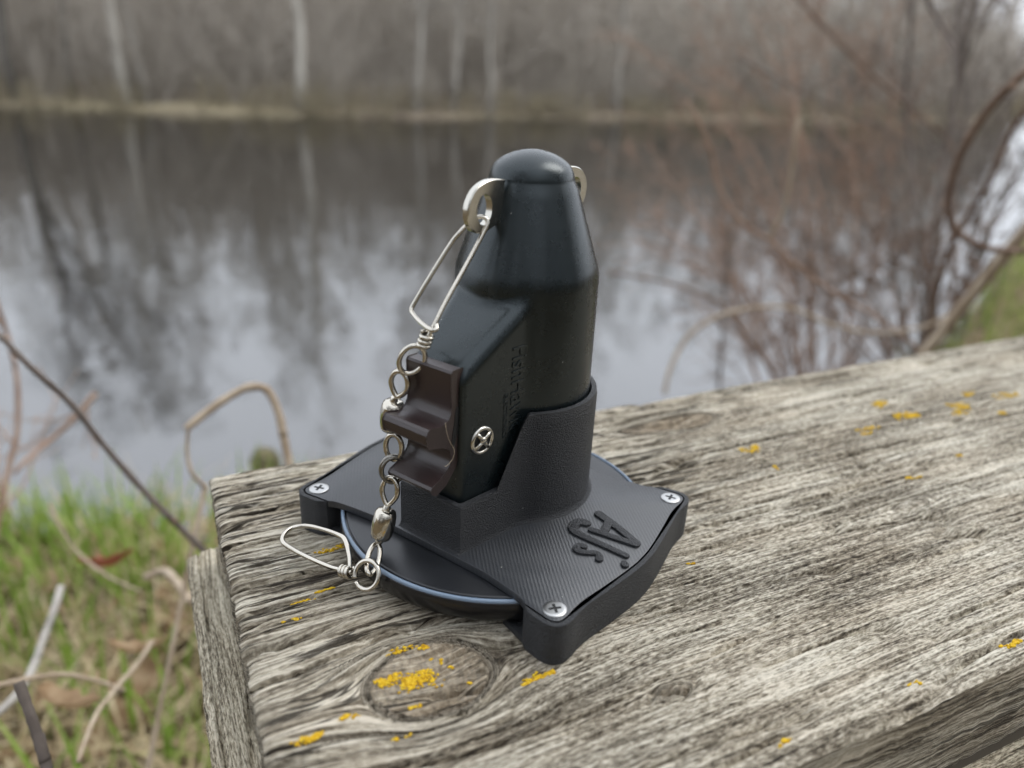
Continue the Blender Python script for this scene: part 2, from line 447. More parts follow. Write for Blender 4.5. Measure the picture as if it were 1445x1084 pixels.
# long drying cracks: (grain line, from, to along the plank, depth, half width) in mm
CRACKS = [(1.0,-90,-18,5.5,0.55),(29.0,-90,-56,6.0,1.2),(41.5,-90,-24,4.5,0.5),(-20.5,-90,-8,4.5,0.5),(-44,-90,14,4.0,0.45),(14.2,-90,-40,3.8,0.45),(71.5,-66,14,3.6,0.45),(88,-84,-30,3.0,0.4),
          (26.5,54,165,4.0,0.55),(21.4,62,114,3.0,0.45),(36.2,46,154,3.6,0.5),(8.8,70,196,3.6,0.5),(-37.5,126,255,4.5,0.7),(-16,78,176,3.4,0.5),(56,-6,70,2.6,0.35)]
def cracks(s,v):
    h = np.zeros_like(s)
    for i,(v0,a,b,dep,hw) in enumerate(CRACKS):
        m_ = np.abs(v-v0) < 5
        if not m_.any(): continue
        ss,vv = s[m_],v[m_]
        tc = v0+0.5*perlin(ss*0.10,ss*0+i*7.3,55)+0.2*perlin(ss*0.4,ss*0+i*3.1,56)
        e = (sstep(a,a+8,ss) if a > -86 else 1.0)*sstep(b,b-16,ss); w = hw*(0.55+0.6*e+0.35*perlin(ss*0.15,ss*0+i,57))
        h[m_] -= dep*np.exp(-np.abs((vv-tc)/np.maximum(w,0.2))**2.4)*e
    return h
def KN_RING(s,t):
    s0,t0,a,b,k = KNOTS[0]; r = np.sqrt(((s-s0)/a)**2+((t-t0)/b)**2)
    return 0.3*np.sin(r*9+2*np.sin(s*.2))*0.5+np.exp(-((r-1.0)/0.06)**2)*(1.1+1.0*np.sin(np.arctan2(t-t0,s-s0)*2+0.6))
def fuzzy_of(s,t):
    return sstep(-18,30,(s*0.55+t*0.75-32)+perlin(s*0.02,t*0.03,41)*18)*0.85+0.05
S0, S1 = -85.0, 1150.0; T0, T1 = -69.0, 112.0; TH = 38.0
def build_plank(name, mtl, s_list, t_list, s0, t0, t1, th, zt, parent, relief_f, seed, flip=False, cap=True):
    """one plank: top with relief, worn edges, both side faces, both ends, underside"""
    ns, nt = len(s_list), len(t_list)
    nz = 14
    jag = 0.9*perlin(np.asarray(t_list)*0.12,np.zeros(nt),seed+50)+0.5*perlin(np.asarray(t_list)*0.6,np.zeros(nt),seed+51)
    S,T = np.meshgrid(s_list,t_list,indexing='ij')
    fade = np.exp(-(S-s0)/6.0)
    Sj = S+jag[None,:]*fade
    tm = (t0+t1)/2; hw = (t1-t0)/2
    edge = np.maximum(np.abs(T-tm)-(hw-4.0),0)/4.0
    Z = relief_f(Sj,T); Z = np.where(Z > 0.25, 0.25+0.3*(Z-0.25), Z)
    e_n = perlin(S*0.05,np.sign(T-tm)*3.0,seed+52)
    Z = Z-edge**2.5*(1.8+1.0*e_n)-1.2*np.exp(-(S-s0)/1.2)
    Tw = T+np.sign(T-tm)*edge*(0.6*perlin(S*0.03,np.sign(T-tm)*9.0,seed+53)+0.35*perlin(S*0.2,np.sign(T-tm)*9.0,seed+54))
    V = [np.c_[Sj.ravel(),-Tw.ravel(),(Z+zt).ravel()]]; F = []
    G = [grain(Sj.ravel(),T.ravel())]; FZ = [fuzzy_of(Sj.ravel(),T.ravel())]
    def quads(base, na, nb_, rev):
        i,j = np.meshgrid(np.arange(na-1),np.arange(nb_-1),indexing='ij'); a = base+(i*nb_+j).ravel()
        q = np.c_[a,a+nb_,a+nb_+1,a+1]
        return q[:,::-1] if rev else q
    F.append(quads(0,ns,nt,True)); base = ns*nt
    for side in (0,-1):
        sg = -1 if side == 0 else 1
        zz = np.linspace(0,1,nz)
        Ss = np.repeat(Sj[:,side][:,None],nz,1); Ze = Z[:,side][:,None]
        Zs = Ze*(1-zz)[None,:]+zz[None,:]*(-th)
        bulge = sg*(0.5*perlin(Ss*0.02,Zs*0.9,seed+60+sg)+0.35*perlin(Ss*0.06,Zs*2.2,seed+62))*np.minimum(zz*6,1)[None,:]
        bulge = bulge-sg*zz[None,:]*2.0
        Ts = Tw[:,side][:,None]+bulge
        V.append(np.c_[Ss.ravel(),-Ts.ravel(),(Zs+zt).ravel()])
        F.append(quads(base,ns,nz,sg < 0)); base += ns*nz
        G.append((Ss.ravel(),(Zs+300*sg).ravel(),np.zeros(Ss.size))); FZ.append(np.full(Ss.size,0.25))
    for end in (0,-1):
        zz = np.linspace(0,1,nz); Te = np.repeat(Tw[end][:,None],nz,1); Ze = Z[end][:,None]*(1-zz)[None,:]+zz[None,:]*(-th)
        Se = Sj[end][:,None]+0.9*perlin(Te*0.5,Ze*0.35,seed+70)*np.minimum(zz*5,1)[None,:]+(1.6*zz*(1 if end == 0 else -1))[None,:]
        V.append(np.c_[Se.ravel(),-Te.ravel(),(Ze+zt).ravel()])
        F.append(quads(base,nt,nz,end == -1)); base += nt*nz
        G.append((Te.ravel()*0.7,(Ze*3+Te*0.6).ravel(),np.zeros(Te.size))); FZ.append(np.full(Te.size,0.2))
    V = np.concatenate(V); F = np.concatenate(F)
    b = len(V); cs = [(s_list[0]+1.6,-t0),(s_list[-1]-1.6,-t0),(s_list[-1]-1.6,-t1),(s_list[0]+1.6,-t1)]
    V = np.concatenate([V,np.array([(x,y,zt-th) for x,y in cs])])
    gs = np.concatenate([np.c_[g[0],g[1]] for g in G]+[np.zeros((4,2))])/100.0
    gk = np.concatenate([g[2] for g in G]+[np.zeros(4)]); fz = np.concatenate(FZ+[np.zeros(4)])
    F = np.concatenate([F,np.array([[b,b+1,b+2,b+3]])])
    if flip: V = np.c_[V[:,1],-V[:,0],V[:,2]]
    me = bpy.data.meshes.new(name)
    me.vertices.add(len(V)); me.vertices.foreach_set('co',(V*MM).ravel())
    me.loops.add(F.size); me.loops.foreach_set('vertex_index',F.ravel().astype(np.int32))
    me.polygons.add(len(F)); me.polygons.foreach_set('loop_start',(np.arange(len(F))*4).astype(np.int32))
    me.update(calc_edges=True)
    uvl = me.uv_layers.new(name='grain'); uvl.data.foreach_set('uv',gs[F.ravel()].ravel())
    for an,arr in (('knot',gk),('fuzzy',fz)):
        a_ = me.attributes.new(an,'FLOAT','POINT'); a_.data.foreach_set('value',arr.astype(np.float32))
    me.materials.append(mtl); me.validate(); me.shade_smooth(); me.set_sharp_from_angle(angle=R(60))
    o = bpy.data.objects.new(name,me); col.objects.link(o); o.parent = parent
    return o
s_list = np.concatenate([np.arange(S0,70,0.55),np.arange(70,170,0.9),170+np.cumsum(np.linspace(1.0,4.5,95))])
s_list = np.concatenate([s_list,np.linspace(s_list[-1]+8,S1,60)])
t_list = np.concatenate([[T0,T0+.3,T0+.7],np.arange(T0+1.2,T1-1,0.36),[T1-.7,T1-.3,T1]])
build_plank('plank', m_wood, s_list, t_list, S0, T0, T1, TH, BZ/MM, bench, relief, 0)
def relief_low(s,t):
    return perlin(s*0.012,t*0.30,71)*0.5+perlin(s*0.03,t*0.9,72)*0.35+perlin(s*0.4,t*1.1,74)*0.22-1.5*np.exp(-(perlin(s*0.008,t*0.09,75)/0.04)**2)
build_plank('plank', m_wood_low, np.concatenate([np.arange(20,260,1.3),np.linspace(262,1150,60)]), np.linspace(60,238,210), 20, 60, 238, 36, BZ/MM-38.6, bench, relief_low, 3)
# cross board under the left end: built along its own grain, then turned
def relief_x(s,t): return relief_low(s+400,t+90)-2.0*np.exp(-((perlin(s*0.008,t*0.02,80))/0.05)**2)
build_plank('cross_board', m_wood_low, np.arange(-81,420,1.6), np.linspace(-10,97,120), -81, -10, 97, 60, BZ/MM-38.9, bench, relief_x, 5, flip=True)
for (x_,y_) in ((-0.05,-0.33),(0.95,-0.33),(0.95,-0.02),(-0.05,-0.02)):
    V,F = prism([(x_-.045,y_-.045),(x_+.045,y_-.045),(x_+.045,y_+.045),(x_-.045,y_+.045)], -0.12, BZ-0.101 if x_ < 0.5 else BZ-0.0765, 0.004)
    lg = mesh_obj('leg', V, F, m_wood_low, bench); sharp(lg)

# lichen crusts on the plank
rnd = random.Random(11)
ico = bmesh.new(); bmesh.ops.create_icosphere(ico, subdivisions=1, radius=1.0)
ico_v = np.array([v_.co[:] for v_ in ico.verts]); ico_f = [tuple(v_.index for v_ in f_.verts) for f_ in ico.faces]; ico.free()
plank0 = [o for o in bench.children if o.name == 'plank'][0]
def plank_z(s,t):
    z = relief(np.asarray(s,float),np.asarray(t,float))
    return np.where(z > 0.25,0.25+0.3*(z-0.25),z)
LICH = [(-45.5,54.6,5.2,3.2,150),(-53,51.6,4.0,2.2,70),(-41.2,44.4,1.8,1.1,22),(-46,42.8,4.0,1.0,34),(-17,65.2,5.0,1.5,75),(-75.0,61.6,4.5,1.3,60),
        (-67,13.0,5.0,0.9,55),(-61.5,11.4,4.0,0.7,34),(-64.8,59.6,2.6,0.9,26),(-54.2,-8.3,5.5,1.3,60),(-40,49.4,0.9,0.8,10),(-38,50.6,0.8,0.8,9),(-33.8,59.8,0.8,0.8,8),
        (-49.5,62.0,1.6,1.0,14),(-36.4,53.8,0.7,0.7,7),(-55,70.0,2.6,0.7,16),(-72,20.0,3,0.6,18),
        (215,-24.6,6,3.2,46),(214,-12,9,3.6,90),(251,-10,6,3.6,60),(244,-5,5,2.5,30),(286,-10.6,9,3.2,50),(123,-12.4,5,2.6,50),(185,-6.4,8,3.2,34),(120,3.6,2.6,2.0,14),(262,2,5,2.4,26),(270,-18,6,2.6,24),
        (114,106.4,4,1.3,36),(28,106.6,2,1.2,18),(74,106.2,3,0.8,14),(50,41.8,1.6,0.8,9),(168,30,4,1.2,14),(205,24,3,1.5,10)]
for (s,t,a,b,cnt) in LICH:
    cnt = int(cnt*2.2)
    B_ = Buf()
    rows = []
    cl_ = [(s+a*rnd.uniform(-.8,.8),t+b*rnd.uniform(-.8,.8),rnd.uniform(.18,.5)) for _ in range(max(2,cnt//9))]
    for i in range(cnt):
        q = math.sqrt(rnd.random()); an = rnd.random()*6.283; k_ = rnd.choice(cl_)
        ss, tt = k_[0]+a*k_[2]*q*math.cos(an), k_[1]+b*k_[2]*q*math.sin(an)
        if tt > 110: continue
        rows.append((ss,tt,i))
    HZ = plank_z(np.array([q[0] for q in rows]),np.array([q[1] for q in rows]))
    for (ss,tt,i),hz in zip(rows,HZ):
        r_ = rnd.uniform(0.13,0.42)*(1.35 if s > 100 else 1.0)
        sc = np.array([r_*rnd.uniform(0.9,1.6),r_*rnd.uniform(0.8,1.2),r_*rnd.uniform(0.6,1.1)])
        B_.add((ico_v*sc*(1+0.25*np.random.RandomState(i).randn(len(ico_v),1)*0.5))+np.array([ss,-tt,max(hz,-0.9)+r_*0.2+BZ/MM]), ico_f)
    B_.obj('lichen', m_lichen, plank0, True, MM)

# ------------------------------------------------------------------ probe: cylinder, cone, dome and a keel in front
AX = 11.25
def smin(a,b,k):
    h = np.maximum(k-np.abs(a-b),0)/k; return np.minimum(a,b)-h*h*k*0.25
def smax(a,b,k): return -smin(-a,-b,k)
def Rbody(z):
    z = np.asarray(z,float)
    cyl = 22.2-(z-50)*0.006
    cone = 22.0-(z-88.3)*(22.0-12.6)/(116.0-88.3)
    r = smin(cyl,cone,0.9)
    dome = 12.55*np.clip(1-(np.clip(z-115.2,0,None)/7.8)**2,0,1)**0.56
    return np.where(z > 113, smin(r,np.where(z > 115.2,dome,12.55+(115.2-z)*0.34),0.8)*(z < 122.99), r)
KEEL_K = 0.17; KEEL_W = 9.7; KEEL_Y = -30.4
def fdist(x, y, z, keel_top=True, kc=1.8, kj=2.0):
    d_c = np.hypot(x,y-AX)-Rbody(z)
    nrm = math.hypot(1,KEEL_K)
    d_s = (np.abs(x)-(KEEL_W+KEEL_K*(y+30)))/nrm
    d_f = KEEL_Y-y
    d = smax(d_s,d_f,kc)
    if keel_top:
        d_t = ((y+30.6)*-18+(z-69.0)*27)/32.45
        d = smax(d,d_t,4.2)
    d = np.maximum(d, y-AX)          # the keel ends inside the cylinder
    return smin(d_c,d,kj)
def radial(phi, z, off=0.0, keel_top=True, kc=1.8, kj=2.0):
    lo = np.zeros_like(phi); hi = np.full_like(phi,60.0)
    for _ in range(44):
        mid = (lo+hi)/2
        f = fdist(mid*np.sin(phi),AX-mid*np.cos(phi),z,keel_top,kc,kj)-off
        lo = np.where(f < 0,mid,lo); hi = np.where(f < 0,hi,mid)
    return (lo+hi)/2
ph = np.linspace(-math.pi,math.pi,6001)
rr = radial(ph,np.full_like(ph,50.0)); P2 = np.c_[rr*np.sin(ph),AX-rr*np.cos(ph)]
sl = np.concatenate([[0],np.cumsum(np.linalg.norm(np.diff(P2,axis=0),axis=1))])
NPH = 440
PHI = np.interp(np.linspace(0,sl[-1],NPH+1)[:-1],sl,ph)

probe = empty('fishing_probe', stand_to_world((0,AX,13.6)), YAW, 'black torpedo shaped probe with domed tip standing in the printed sleeve', 'probe')
PO = np.array([0,AX,13.6])
zr = np.concatenate([np.linspace(14.2,64,20),np.arange(65,91,0.45),np.linspace(91.2,114.6,14),np.arange(114.8,116.4,0.2),115.6+7.4*np.sin(np.linspace(0.12,1.5,26))])
zr = np.unique(np.round(zr,4))
PHG,ZG = np.meshgrid(PHI,zr); RG = radial(PHG,ZG)
V = np.c_[(RG*np.sin(PHG)).ravel(),(AX-RG*np.cos(PHG)).ravel(),ZG.ravel()]-PO
nr = len(zr)
F = [(i*NPH+k, i*NPH+(k+1)%NPH, (i+1)*NPH+(k+1)%NPH, (i+1)*NPH+k) for i in range(nr-1) for k in range(NPH)]
V = np.concatenate([V,[np.array([0,AX,123.0])-PO, np.array([0,AX,14.2])-PO]])
F += [((nr-1)*NPH+k,(nr-1)*NPH+(k+1)%NPH,nr*NPH) for k in range(NPH)]+[((k+1)%NPH,k,nr*NPH+1) for k in range(NPH)]
body = fix_normals(mesh_obj('body',V,F,m_body,probe,True,MM))

# eyelets: flat steel tabs let into the cone fore and aft
def eyelet(sign):
    # outline in (u outwards from the cone, z); outer contour and a hole
    if sign < 0: pts = [(-3.0,116.0),(-7.5,116.6),(-11.6,116.3),(-15.2,115.0),(-17.8,112.6),(-19.0,109.6),(-18.6,106.4),(-16.8,103.9),(-14.2,102.7),(-11.2,102.6),(-8.8,103.2),(-5.6,104.2),(-3.0,105.5)]
    else: pts = [(-3.0,116.0),(-7.5,116.6),(-11.6,116.3),(-15.2,115.0),(-17.8,112.6),(-19.0,109.6),(-18.6,106.4),(-16.8,103.9),(-14.2,102.7),(-11.2,102.6),(-8.8,103.2),(-5.6,104.2),(-3.0,105.5)]
    o2 = catmull(pts,4,False); 
    cx,cz,ra,rb = -11.9,108.9,3.3,4.2
    bm = bmesh.new(); n = len(o2)
    N = 72
    # resample outer to N by angle about the hole
    oo = np.concatenate([o2,[o2[0]]]); L_ = np.concatenate([[0],np.cumsum(np.linalg.norm(np.diff(oo,axis=0),axis=1))])
    samp = np.linspace(0,L_[-1],N+1)[:-1]
    ou = np.c_[np.interp(samp,L_,oo[:,0]),np.interp(samp,L_,oo[:,1])]
    an = np.arctan2(ou[:,1]-cz,ou[:,0]-cx)
    inn = np.c_[cx+ra*np.cos(an),cz+rb*np.sin(an)]
    Vv = []
    def cv(p,x): 
        y = p[0] if sign < 0 else 2*AX-p[0]
        return np.array([x,y,p[1]])-PO
    c_ou = np.array([cx,cz])
    sh = lambda P,k: P+(c_ou-P)/np.linalg.norm(c_ou-P,axis=1)[:,None]*k
    loops = [(inn,1.05),(sh(ou,0.35),1.05),(ou,0.75),(ou,-0.75),(sh(ou,0.35),-1.05),(inn,-1.05)]
    for P_,x in loops: Vv += [cv(p_,x) for p_ in P_]
    Ff = []
    for i in range(6):
        j = (i+1) % 6
        for k in range(N):
            l = (k+1) % N
            Ff.append((i*N+k,i*N+l,j*N+l,j*N+k))
    o = fix_normals(mesh_obj('eyelet',Vv,Ff,m_steel,probe,True,MM)); sharp(o,32); bm.free(); return o
eyelet(-1); eyelet(1)

# cross-head fastener in the keel flank
def flank(y,z,out=0.0):
    nrm = math.hypot(1,KEEL_K)
    x = KEEL_W+KEEL_K*(y+30); return np.array([x,y,z])+np.array([1,-KEEL_K,0])/nrm*out
fl_n = np.array([1,-KEEL_K,0])/math.hypot(1,KEEL_K); fl_u = np.array([KEEL_K,1,0])/math.hypot(1,KEEL_K); fl_z = np.array([0,0,1.0])
c0 = flank(-22.9,46.6)
V,F = lathe([(3.15,0.0),(3.2,0.45),(3.6,0.75),(4.15,0.6),(4.4,0.15),(4.4,-0.6),(3.15,-0.6)][::-1],48,c0-PO,fl_n)
fs = fix_normals(mesh_obj('screw',V,F[:-2]+[],m_steel,probe,True,MM))
V,F = lathe([(3.3,-0.4),(3.3,0.05),(0.01,0.05)],40,c0-PO,fl_n); mesh_obj('recess_shade',V,F,m_dark,fs,True,MM)  # flat black disc, shade of the recess put into its colour
B_ = Buf()
for k in range(4):
    a = R(38+90*k); dv_ = fl_u*math.cos(a)+fl_z*math.sin(a)
    B_.add(*tube([c0-PO+fl_n*0.35+dv_*0.0,c0-PO+fl_n*0.5+dv_*1.6,c0-PO+fl_n*0.3+dv_*3.5],[0.85,0.62,0.6],8))
B_.add(*lathe([(1.3,0),(1.25,0.6),(0.8,0.95),(0.05,1.0)],20,c0-PO+fl_n*0.2,fl_n))
fix_normals(B_.obj('cross_spoke',m_steel,fs,True,MM))

def lettering(text, size, y, z, name, depth=0.12, sx=1.0):
    cu = bpy.data.curves.new(name,'FONT'); cu.body = text; cu.size = size; cu.extrude = depth; cu.bevel_depth = 0.05; cu.align_x = 'LEFT'
    tmp = bpy.data.objects.new(name,cu); col.objects.link(tmp)
    dg = bpy.context.evaluated_depsgraph_get(); me = bpy.data.meshes.new_from_object(tmp.evaluated_get(dg))
    bpy.data.objects.remove(tmp)
    o = bpy.data.objects.new(name,me); col.objects.link(o); me.materials.clear(); me.materials.append(m_body)
    c = flank(y,z,0.02)-PO
    Mx = Matrix.Identity(4); ex,ey,ez = np.array([0,0,-1.0]),fl_u,fl_n
    for i in range(3): Mx[i][0] = ex[i]*MM*sx; Mx[i][1] = ey[i]*MM; Mx[i][2] = ez[i]*MM; Mx[i][3] = c[i]*MM
    me.transform(Mx); o.parent = probe; return o
lettering('FishHawk',8.8,-12.2,72.6,'lettering',0.22,0.76)
lettering('ELECTRONICS',2.3,-14.9,58.6,'lettering',0.14,0.98)

# brown clamp block on the front of the keel
prof = [(-29.0,69.9),(-32.6,70.0),(-33.1,69.4),(-32.9,64),(-32.6,59.6),(-32.9,57.6),(-34.0,56.0),(-35.8,55.2),(-38,55.1),(-41.6,56.1),(-42.3,55.7),(-42.9,54.6),(-42.6,51.8),(-42.0,51.0),
        (-39.5,50.2),(-36.5,49.2),(-34.3,48.0),(-33.0,46.2),(-32.7,44.0),(-33.3,42.0),(-35.0,40.2),(-37.6,38.8),(-40.6,37.9),(-41.2,37.2),(-40.8,36.2),(-39.2,35.2),(-35.5,36.6),(-31.5,40.5),(-29.0,45)]
hwb = 8.2; xs_ = [(-hwb,1.0),(-hwb+0.5,0.0),(hwb-2.4,0.0),(hwb,2.0)]
Pp = np.array(prof); cpr = np.array([-30.0,53.0]); Vb = []
nP = len(Pp)
for x,inset in ((-hwb,0.35),(-hwb+0.35,0.0),(hwb-0.5,0.0),(hwb,0.45)):
    Q = Pp.copy()
    nn_ = poly_normals(Pp[::-1])[::-1]
    Q = Pp-nn_*inset
    Vb += [np.array([x,a,b])-PO for a,b in Q]
Fb = []
for i in range(3):
    for k in range(nP):
        l = (k+1) % nP
        Fb.append((i*nP+k,i*nP+l,(i+1)*nP+l,(i+1)*nP+k))
Fb += [tuple(range(nP)),tuple(3*nP+k for k in range(nP))[::-1]]
blk = fix_normals(mesh_obj('clamp_block',Vb,Fb,m_brown,probe,True,MM)); sharp(blk,28)
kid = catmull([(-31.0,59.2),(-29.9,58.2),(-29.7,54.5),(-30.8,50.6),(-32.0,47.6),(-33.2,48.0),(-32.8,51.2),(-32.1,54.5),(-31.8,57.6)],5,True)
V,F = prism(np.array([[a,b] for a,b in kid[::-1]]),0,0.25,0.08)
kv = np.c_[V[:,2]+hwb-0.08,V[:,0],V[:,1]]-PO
fix_normals(mesh_obj('slot_shade',kv,F,m_dark,blk,True,MM))  # black plate on the block face, painted as the shade in a slot

# ------------------------------------------------------------------ charging stand, printed black
stand = empty('charging_stand', (0,0,0), YAW, 'black printed charging stand with wavy skirts and four corner screws', 'stand')
q1 = [(0,-34.7),(12,-34.8),(22,-35.0),(29.5,-35.9),(36.5,-37.2),(39.0,-38.9),(41.5,-40.6),(44.5,-41.2),(47.6,-41.5),(50.2,-40.7),(51.9,-38.6),(52.4,-35.5),(52.3,-31.5),(52.6,-27),(53.8,-20),(55.2,-11),(56.0,-4),(56.1,0)]
quarter = catmull(q1,5)
right = np.concatenate([quarter,(quarter*[1,-1])[::-1][1:]])
outline = np.concatenate([right,(right*[-1,1])[::-1][1:-1]])
def inset_of(P): return 1.9*sstep(37.5,42.0,np.abs(P[:,0]))
HT = 13.4
onr = poly_normals(outline)
lid = outline-onr*inset_of(outline)[:,None]
V,F = prism(lid,10.9,HT,0.28); lo = mesh_obj('lid',V,F,m_print_top,stand,True,MM); sharp(lo,40)
for sg in (1,-1):
    # rim and skirt at each end, round the puck
    sel = right[(right[:,0] > 38.6)] ; nsel = poly_normals(outline)[:len(right)][(right[:,0] > 38.6)]
    arc_a = math.acos(38.6/51.4)
    arc = np.array([(51.4*math.cos(a),51.4*math.sin(a)) for a in np.linspace(arc_a,-arc_a,40)])
    low = np.concatenate([sel,arc])
    inn = (sel-nsel*(inset_of(sel)[:,None]-0.28+0.25*0+0.0))
    inn = sel-nsel*np.maximum(inset_of(sel)-0.14,0.15)[:,None]
    rim = np.concatenate([sel,inn[::-1]])
    arc2_a = math.acos(30.5/47.0)
    foot = np.concatenate([[(30.5,-36.2)],sel,[(30.5,36.2)],np.array([(47*math.cos(a),47*math.sin(a)) for a in np.linspace(arc2_a,-arc2_a,40)])])
    B_ = Buf()
    def flipx(V_,F_):
        V_ = np.array(V_); 
        if sg < 0: V_ = V_*[-1,1,1]; F_ = [f_[::-1] for f_ in F_]
        return V_,F_
    B_.add(*flipx(*prism(low,2.2,10.85,0.05)))
    B_.add(*flipx(*prism(rim,10.6,HT-0.06,0.3)))
    B_.add(*flipx(*prism(foot,0.15,2.2,0.25)))
    sk = B_.obj('skirt',m_print,stand,True,MM); sharp(sk,40)
# sleeve
def sleeve_top(y): return np.interp(y,[-19.4,-8.0],[28.9,50.6])
NZ_ = 26
_off = 2.5*math.hypot(1,KEEL_K); _yc = KEEL_Y-2.5; _xc = KEEL_W+_off+KEEL_K*(_yc+30); _pc = math.atan2(_xc,AX-_yc)
PHI_BODY = PHI.copy()
PHI = np.sort(np.concatenate([PHI[np.abs(np.abs(PHI)-_pc) > 0.006],[-_pc,_pc]])); NPH = len(PHI)
rows_o, rows_i = [],[]
po_ = radial(PHI,np.full(NPH,40.0),2.5,False,0.02,2.2); y_top = AX-po_*np.cos(PHI)
ZT = sleeve_top(y_top)
for i in range(NZ_):
    f_ = (i/(NZ_-1))
    z = HT-0.3+(ZT-HT+0.3)*f_**1.4
    off = 2.5+1.1*np.exp(-(z-HT)/0.6)*(z < HT+6)
    bev = np.where(i == NZ_-1,0.35,0.0)
    r = radial(PHI,np.full(NPH,40.0),2.5,False,0.02,2.2)+(off-2.5)-bev
    rows_o.append(np.c_[r*np.sin(PHI),AX-r*np.cos(PHI),z])
ri = radial(PHI,np.full(NPH,40.0),0.28,False,0.6,2.5)
for f_ in (1.0,0.97,0.0):
    rows_i.append(np.c_[(ri+(0.3 if f_ == 1.0 else 0))*np.sin(PHI),AX-(ri+(0.3 if f_ == 1.0 else 0))*np.cos(PHI),HT-0.3+(ZT-HT+0.3)*f_])
rows = rows_o+rows_i; V = np.concatenate(rows)
F = [(i*NPH+k,i*NPH+(k+1)%NPH,(i+1)*NPH+(k+1)%NPH,(i+1)*NPH+k) for i in range(len(rows)-1) for k in range(NPH)]
slv = fix_normals(mesh_obj('sleeve',V,F,m_print,stand,True,MM)); sharp(slv,50)
# corner screws
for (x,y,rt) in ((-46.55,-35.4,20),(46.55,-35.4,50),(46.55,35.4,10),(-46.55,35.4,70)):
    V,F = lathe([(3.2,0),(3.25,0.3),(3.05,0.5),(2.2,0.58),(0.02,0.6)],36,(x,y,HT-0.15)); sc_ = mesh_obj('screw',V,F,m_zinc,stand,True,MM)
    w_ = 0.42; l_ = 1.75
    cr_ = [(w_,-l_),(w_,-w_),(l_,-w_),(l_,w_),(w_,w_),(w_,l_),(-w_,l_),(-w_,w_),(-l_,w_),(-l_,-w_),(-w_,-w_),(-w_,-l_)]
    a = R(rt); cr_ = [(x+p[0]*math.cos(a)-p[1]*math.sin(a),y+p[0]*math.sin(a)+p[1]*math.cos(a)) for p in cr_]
    V,F = prism(cr_,HT+0.2,HT+0.475,0.02); mesh_obj('cross_slot_shade',V,F,m_dark,sc_,False,MM)  # black cross laid on the head; the slot's shade is its colour
# raised emblem: an A, a fish hook and a worm
def stroke(pts, wid, h, dz):
    c = catmull(pts,6) if len(pts) > 2 else np.array(pts,float)
    w = np.interp(np.linspace(0,1,len(c)),np.linspace(0,1,len(wid)),wid)
    T = np.gradient(c,axis=0); T /= np.linalg.norm(T,axis=1)[:,None]; N = np.c_[-T[:,1],T[:,0]]
    l = c+N*w[:,None]; r = c-N*w[:,None]
    a0 = math.atan2(T[-1][1],T[-1][0]); capE = [c[-1]+w[-1]*np.array([math.cos(a0-math.pi/2+math.pi*k/8),math.sin(a0-math.pi/2+math.pi*k/8)]) for k in range(1,8)]
    a1 = math.atan2(-T[0][1],-T[0][0]); capS = [c[0]+w[0]*np.array([math.cos(a1-math.pi/2+math.pi*k/8),math.sin(a1-math.pi/2+math.pi*k/8)]) for k in range(1,8)]
    poly = np.concatenate([r,capE,l[::-1],capS])
    return prism(poly,HT-0.1,HT+h+dz,0.12)
B_ = Buf()
B_.add(*stroke([(33.0,11.0),(42,8.0),(50.0,4.6)],[1.5,1.3,1.2],0.75,0.0))
B_.add(*stroke([(35.6,1.9),(43,2.9),(50.0,3.9)],[1.1,1.1,1.2],0.75,0.03))
B_.add(*stroke([(37.9,8.4),(39.3,3.0)],[1.4,1.4],0.75,0.06))
B_.add(*stroke([(32.6,3.9),(30.6,3.2),(30.1,0.6),(31.6,-1.8),(35,-2.6),(42.6,-2.7),(50.4,-2.9)],[1.5,1.7,1.7,1.5,1.25,1.1,1.0],0.75,0.01))
B_.add(*stroke([(51.6,-6.4),(52.3,-7.0)],[1.0,1.1],0.75,0.02))
B_.add(*stroke([(38.6,-7.0),(37.2,-7.4),(37.0,-9.2),(38.6,-9.9),(40.6,-9.1),(42.6,-7.6),(44.2,-7.8)],[0.9,1.1,1.2,1.1,1.0,0.9,0.9],0.75,0.015))
B_.add(*stroke([(44.6,-8.4),(45.0,-9.3)],[1.1,1.2],0.75,0.035))
em = B_.obj('emblem',m_print,stand,True,MM); sharp(em,40)

# ------------------------------------------------------------------ charging puck inside the stand
puck = empty('charging_puck', (0,0,0.0004), YAW, 'round black wireless charging puck with pale blue rim inside the stand', 'charger')
V,F = lathe([(44,1.0),(47,1.4),(49.6,2.8),(50.9,5.0),(51.1,7.6),(51.0,8.9),(50.75,9.3),(50.75,9.6),(49.0,9.8)],120); mesh_obj('case',V,F,m_puck_side,puck,True,MM)
V,F = lathe([(50.6,9.5),(50.62,9.95),(50.4,10.35),(50.0,10.55),(49.65,10.42),(49.45,10.15),(49.4,9.5)],120); mesh_obj('light_ring',V,F[:-2],m_ring,puck,True,MM)
V,F = lathe([(48.95,9.5),(48.95,10.1),(48.7,10.35),(48.2,10.4),(30,10.42),(0.05,10.42)],120); mesh_obj('charging_pad',V,F,m_puck,puck,True,MM)

# ------------------------------------------------------------------ chain of snaps and swivels
ch = empty('swivel_chain', stand_to_world((0,-11.2,105.5)), YAW, 'silver snap and swivel chain hanging from the probe eyelet onto the plank', 'chain')
CO = np.array([0,-11.2,105.5])
def wire(name, pts, r, m=m_nickel, closed=False, sub=8, parent=ch, n=10):
    V,F = tube(catmull(pts,sub,closed),r,n,closed); return mesh_obj(name,V-(CO if parent is ch else 0),F,m,parent,True,MM)
WR = 0.66
